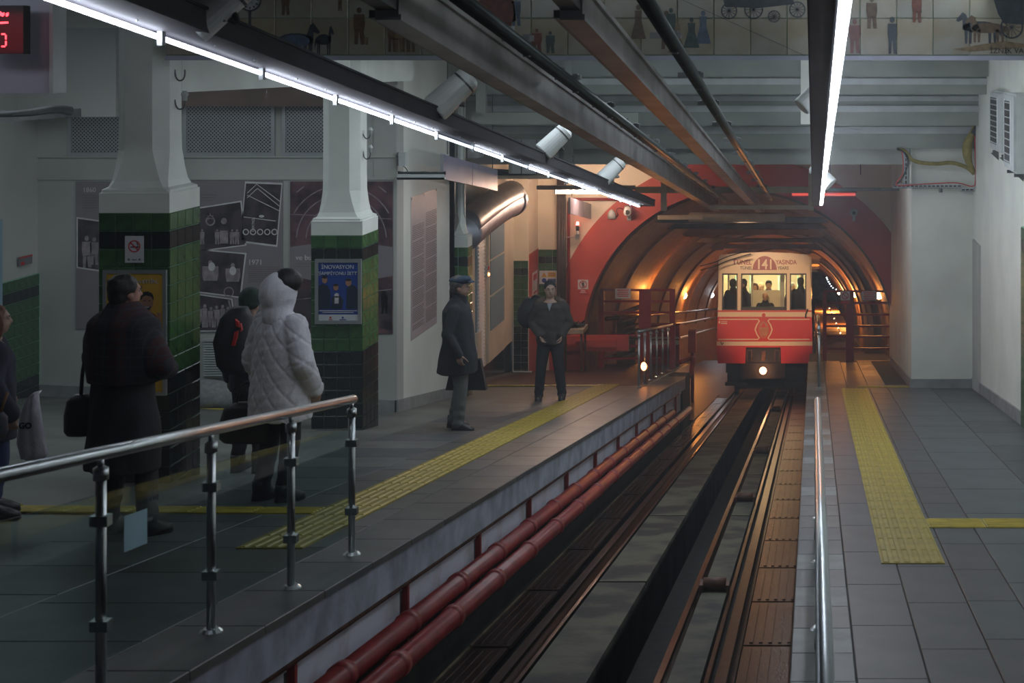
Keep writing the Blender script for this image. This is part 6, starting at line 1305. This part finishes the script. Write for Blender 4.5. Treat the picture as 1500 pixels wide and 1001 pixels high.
for x0, y0, x1, y1 in prof:
    a, b = P(x0, y0, Yb), P(x1, y1, Yb); n_ = 8; row = []
    for i in range(n_+1):
        u = i/n_; p = a.lerp(b, u); row.append(bm.verts.new((p.x, Yb-.05*math.sin(PI*u)-.012*math.sin(u*19), p.z)))
    for i in range(n_-1, 0, -1):
        u = i/n_; p = a.lerp(b, u); row.append(bm.verts.new((p.x, Yb+.06*math.sin(PI*u), p.z)))
    cols.append(row)
for a, b in zip(cols, cols[1:]):
    n_ = len(a)
    for i in range(n_): bm.faces.new((a[i], a[(i+1)%n_], b[(i+1)%n_], b[i]))
bm.faces.new(cols[0]); bm.faces.new(cols[-1]); obj('bag_body', bm, mat('white polythene', (.82,.80,.92), .5, var=.12, scale=8, bump=.4), b_, True)
text('GO', .055, K['navy'], b_, P(37, 628, Yb-.058), bold=.002)
s2 = thing('sling_purse', 'small patterned purse on a tan strap at the left edge', 'purse', P(3, 640, 9.5)); bm = BM(); c = P(0, 622, 9.5); loft(bm, [(c.x,c.y,c.z-.09,.03,.03),(c.x,c.y,c.z-.04,.05,.04),(c.x,c.y,c.z+.05,.045,.04),(c.x,c.y,c.z+.08,.02,.02)], 14, 2.3); obj('purse_body', bm, mat('patterned cloth', (.25,.18,.20), .8, col2=(.08,.14,.2), scale=18), s2, True)
bm = BM(); path(bm, [P(1,606,9.5), P(5,592,9.5), P(11,575,9.52)], .010, 6); obj('strap', bm, mat('tan strap', (.28,.14,.06), .6), s2, True)
# --- people in the train
def rider(label, x, y, d, H, skin, hair, coatc, yaw=0, hs='short', hands=None, seated=False, **kw):
    h_ = P(x, y, TY+d+.3); loc = (h_.x, TY+d+.3, h_.z+.12-H)
    return person(label, loc, yaw, H, skin, (.02,.02,.025), hair=hair, hairstyle=hs, vox=.02, group=None, seated=seated,
      coat=dict(mat=mat('rider coat %s' % label[:18], coatc, .8, var=.15), name='jacket', vox=.018, rings=((.80,.19,.13,0),(.95,.205,.14,0),(1.2,.215,.145,0),(1.38,.20,.13,0),(1.46,.11,.09,0)), collar=True), **kw)
SK = (.55,.32,.2)
rider('balding driver in a dark suit seated behind the middle train window', 1121, 435, .85, 1.7, SK, (.05,.04,.035), (.02,.022,.028), 0, 'none', seated=True, elbows=((-.25,-.10,1.14),(.25,-.10,1.14)), wrists=((-.18,-.32,1.08),(.18,-.32,1.08)), hd=((.2,-1,0),(-.2,-1,0)))
rider('dark-haired man in a blue jacket standing behind the driver in the train', 1126, 418, 1.75, 1.82, SK, (.02,.015,.012), (.03,.07,.22))
rider('woman with curly auburn hair standing behind the driver in the train', 1106, 422, 1.7, 1.62, SK, (.12,.05,.025), (.05,.03,.03), 0, 'long')
rider('dark-coated passenger behind the left train window', 1074, 416, .75, 1.8, (.2,.12,.08), (.015,.012,.012), (.015,.013,.014), math.radians(150))
rider('passenger in a black coat at the left of the middle train window', 1089, 416, 1.0, 1.78, (.3,.18,.12), (.015,.012,.012), (.016,.014,.015), math.radians(-60))
rider('dark-coated passenger behind the right train window', 1173, 414, .8, 1.82, (.25,.15,.1), (.02,.015,.012), (.015,.013,.014), math.radians(160))
rider('passenger with pale grey hat deeper in the right of the train', 1161, 421, 2.3, 1.65, SK, (.45,.45,.45), (.06,.05,.045), math.radians(30))
rider('passenger with pale hair between the woman and the man in the train', 1115, 421, 2.8, 1.68, SK, (.5,.4,.25), (.2,.1,.08), math.radians(-20))
# thin haze added in the hall to lift its dark tones
def haze(label, pts, dens):
    bm = BM(); quadbox(bm, pts); m = bpy.data.materials.new('haze'); m.use_nodes = True; N = m.node_tree.nodes; N.remove(N['Principled BSDF']); v = N.new('ShaderNodeVolumeScatter'); v.inputs['Density'].default_value = dens; v.inputs['Color'].default_value = (.86,.93,1,1); v.inputs['Anisotropy'].default_value = .2
    m.node_tree.links.new(v.outputs[0], N['Material Output'].inputs['Volume']); o = obj('haze', bm, m); tag(o, label, 'haze', kind='stuff'); return o
haze('thin added haze filling the station hall', [(-10.4,-1,-9),(2.6,-1,-9),(2.6,30.5,-9),(-10.4,30.5,-9),(-10.4,-1,.9),(2.6,-1,.9),(2.6,30.5,.3),(-10.4,30.5,.3)], .0065)
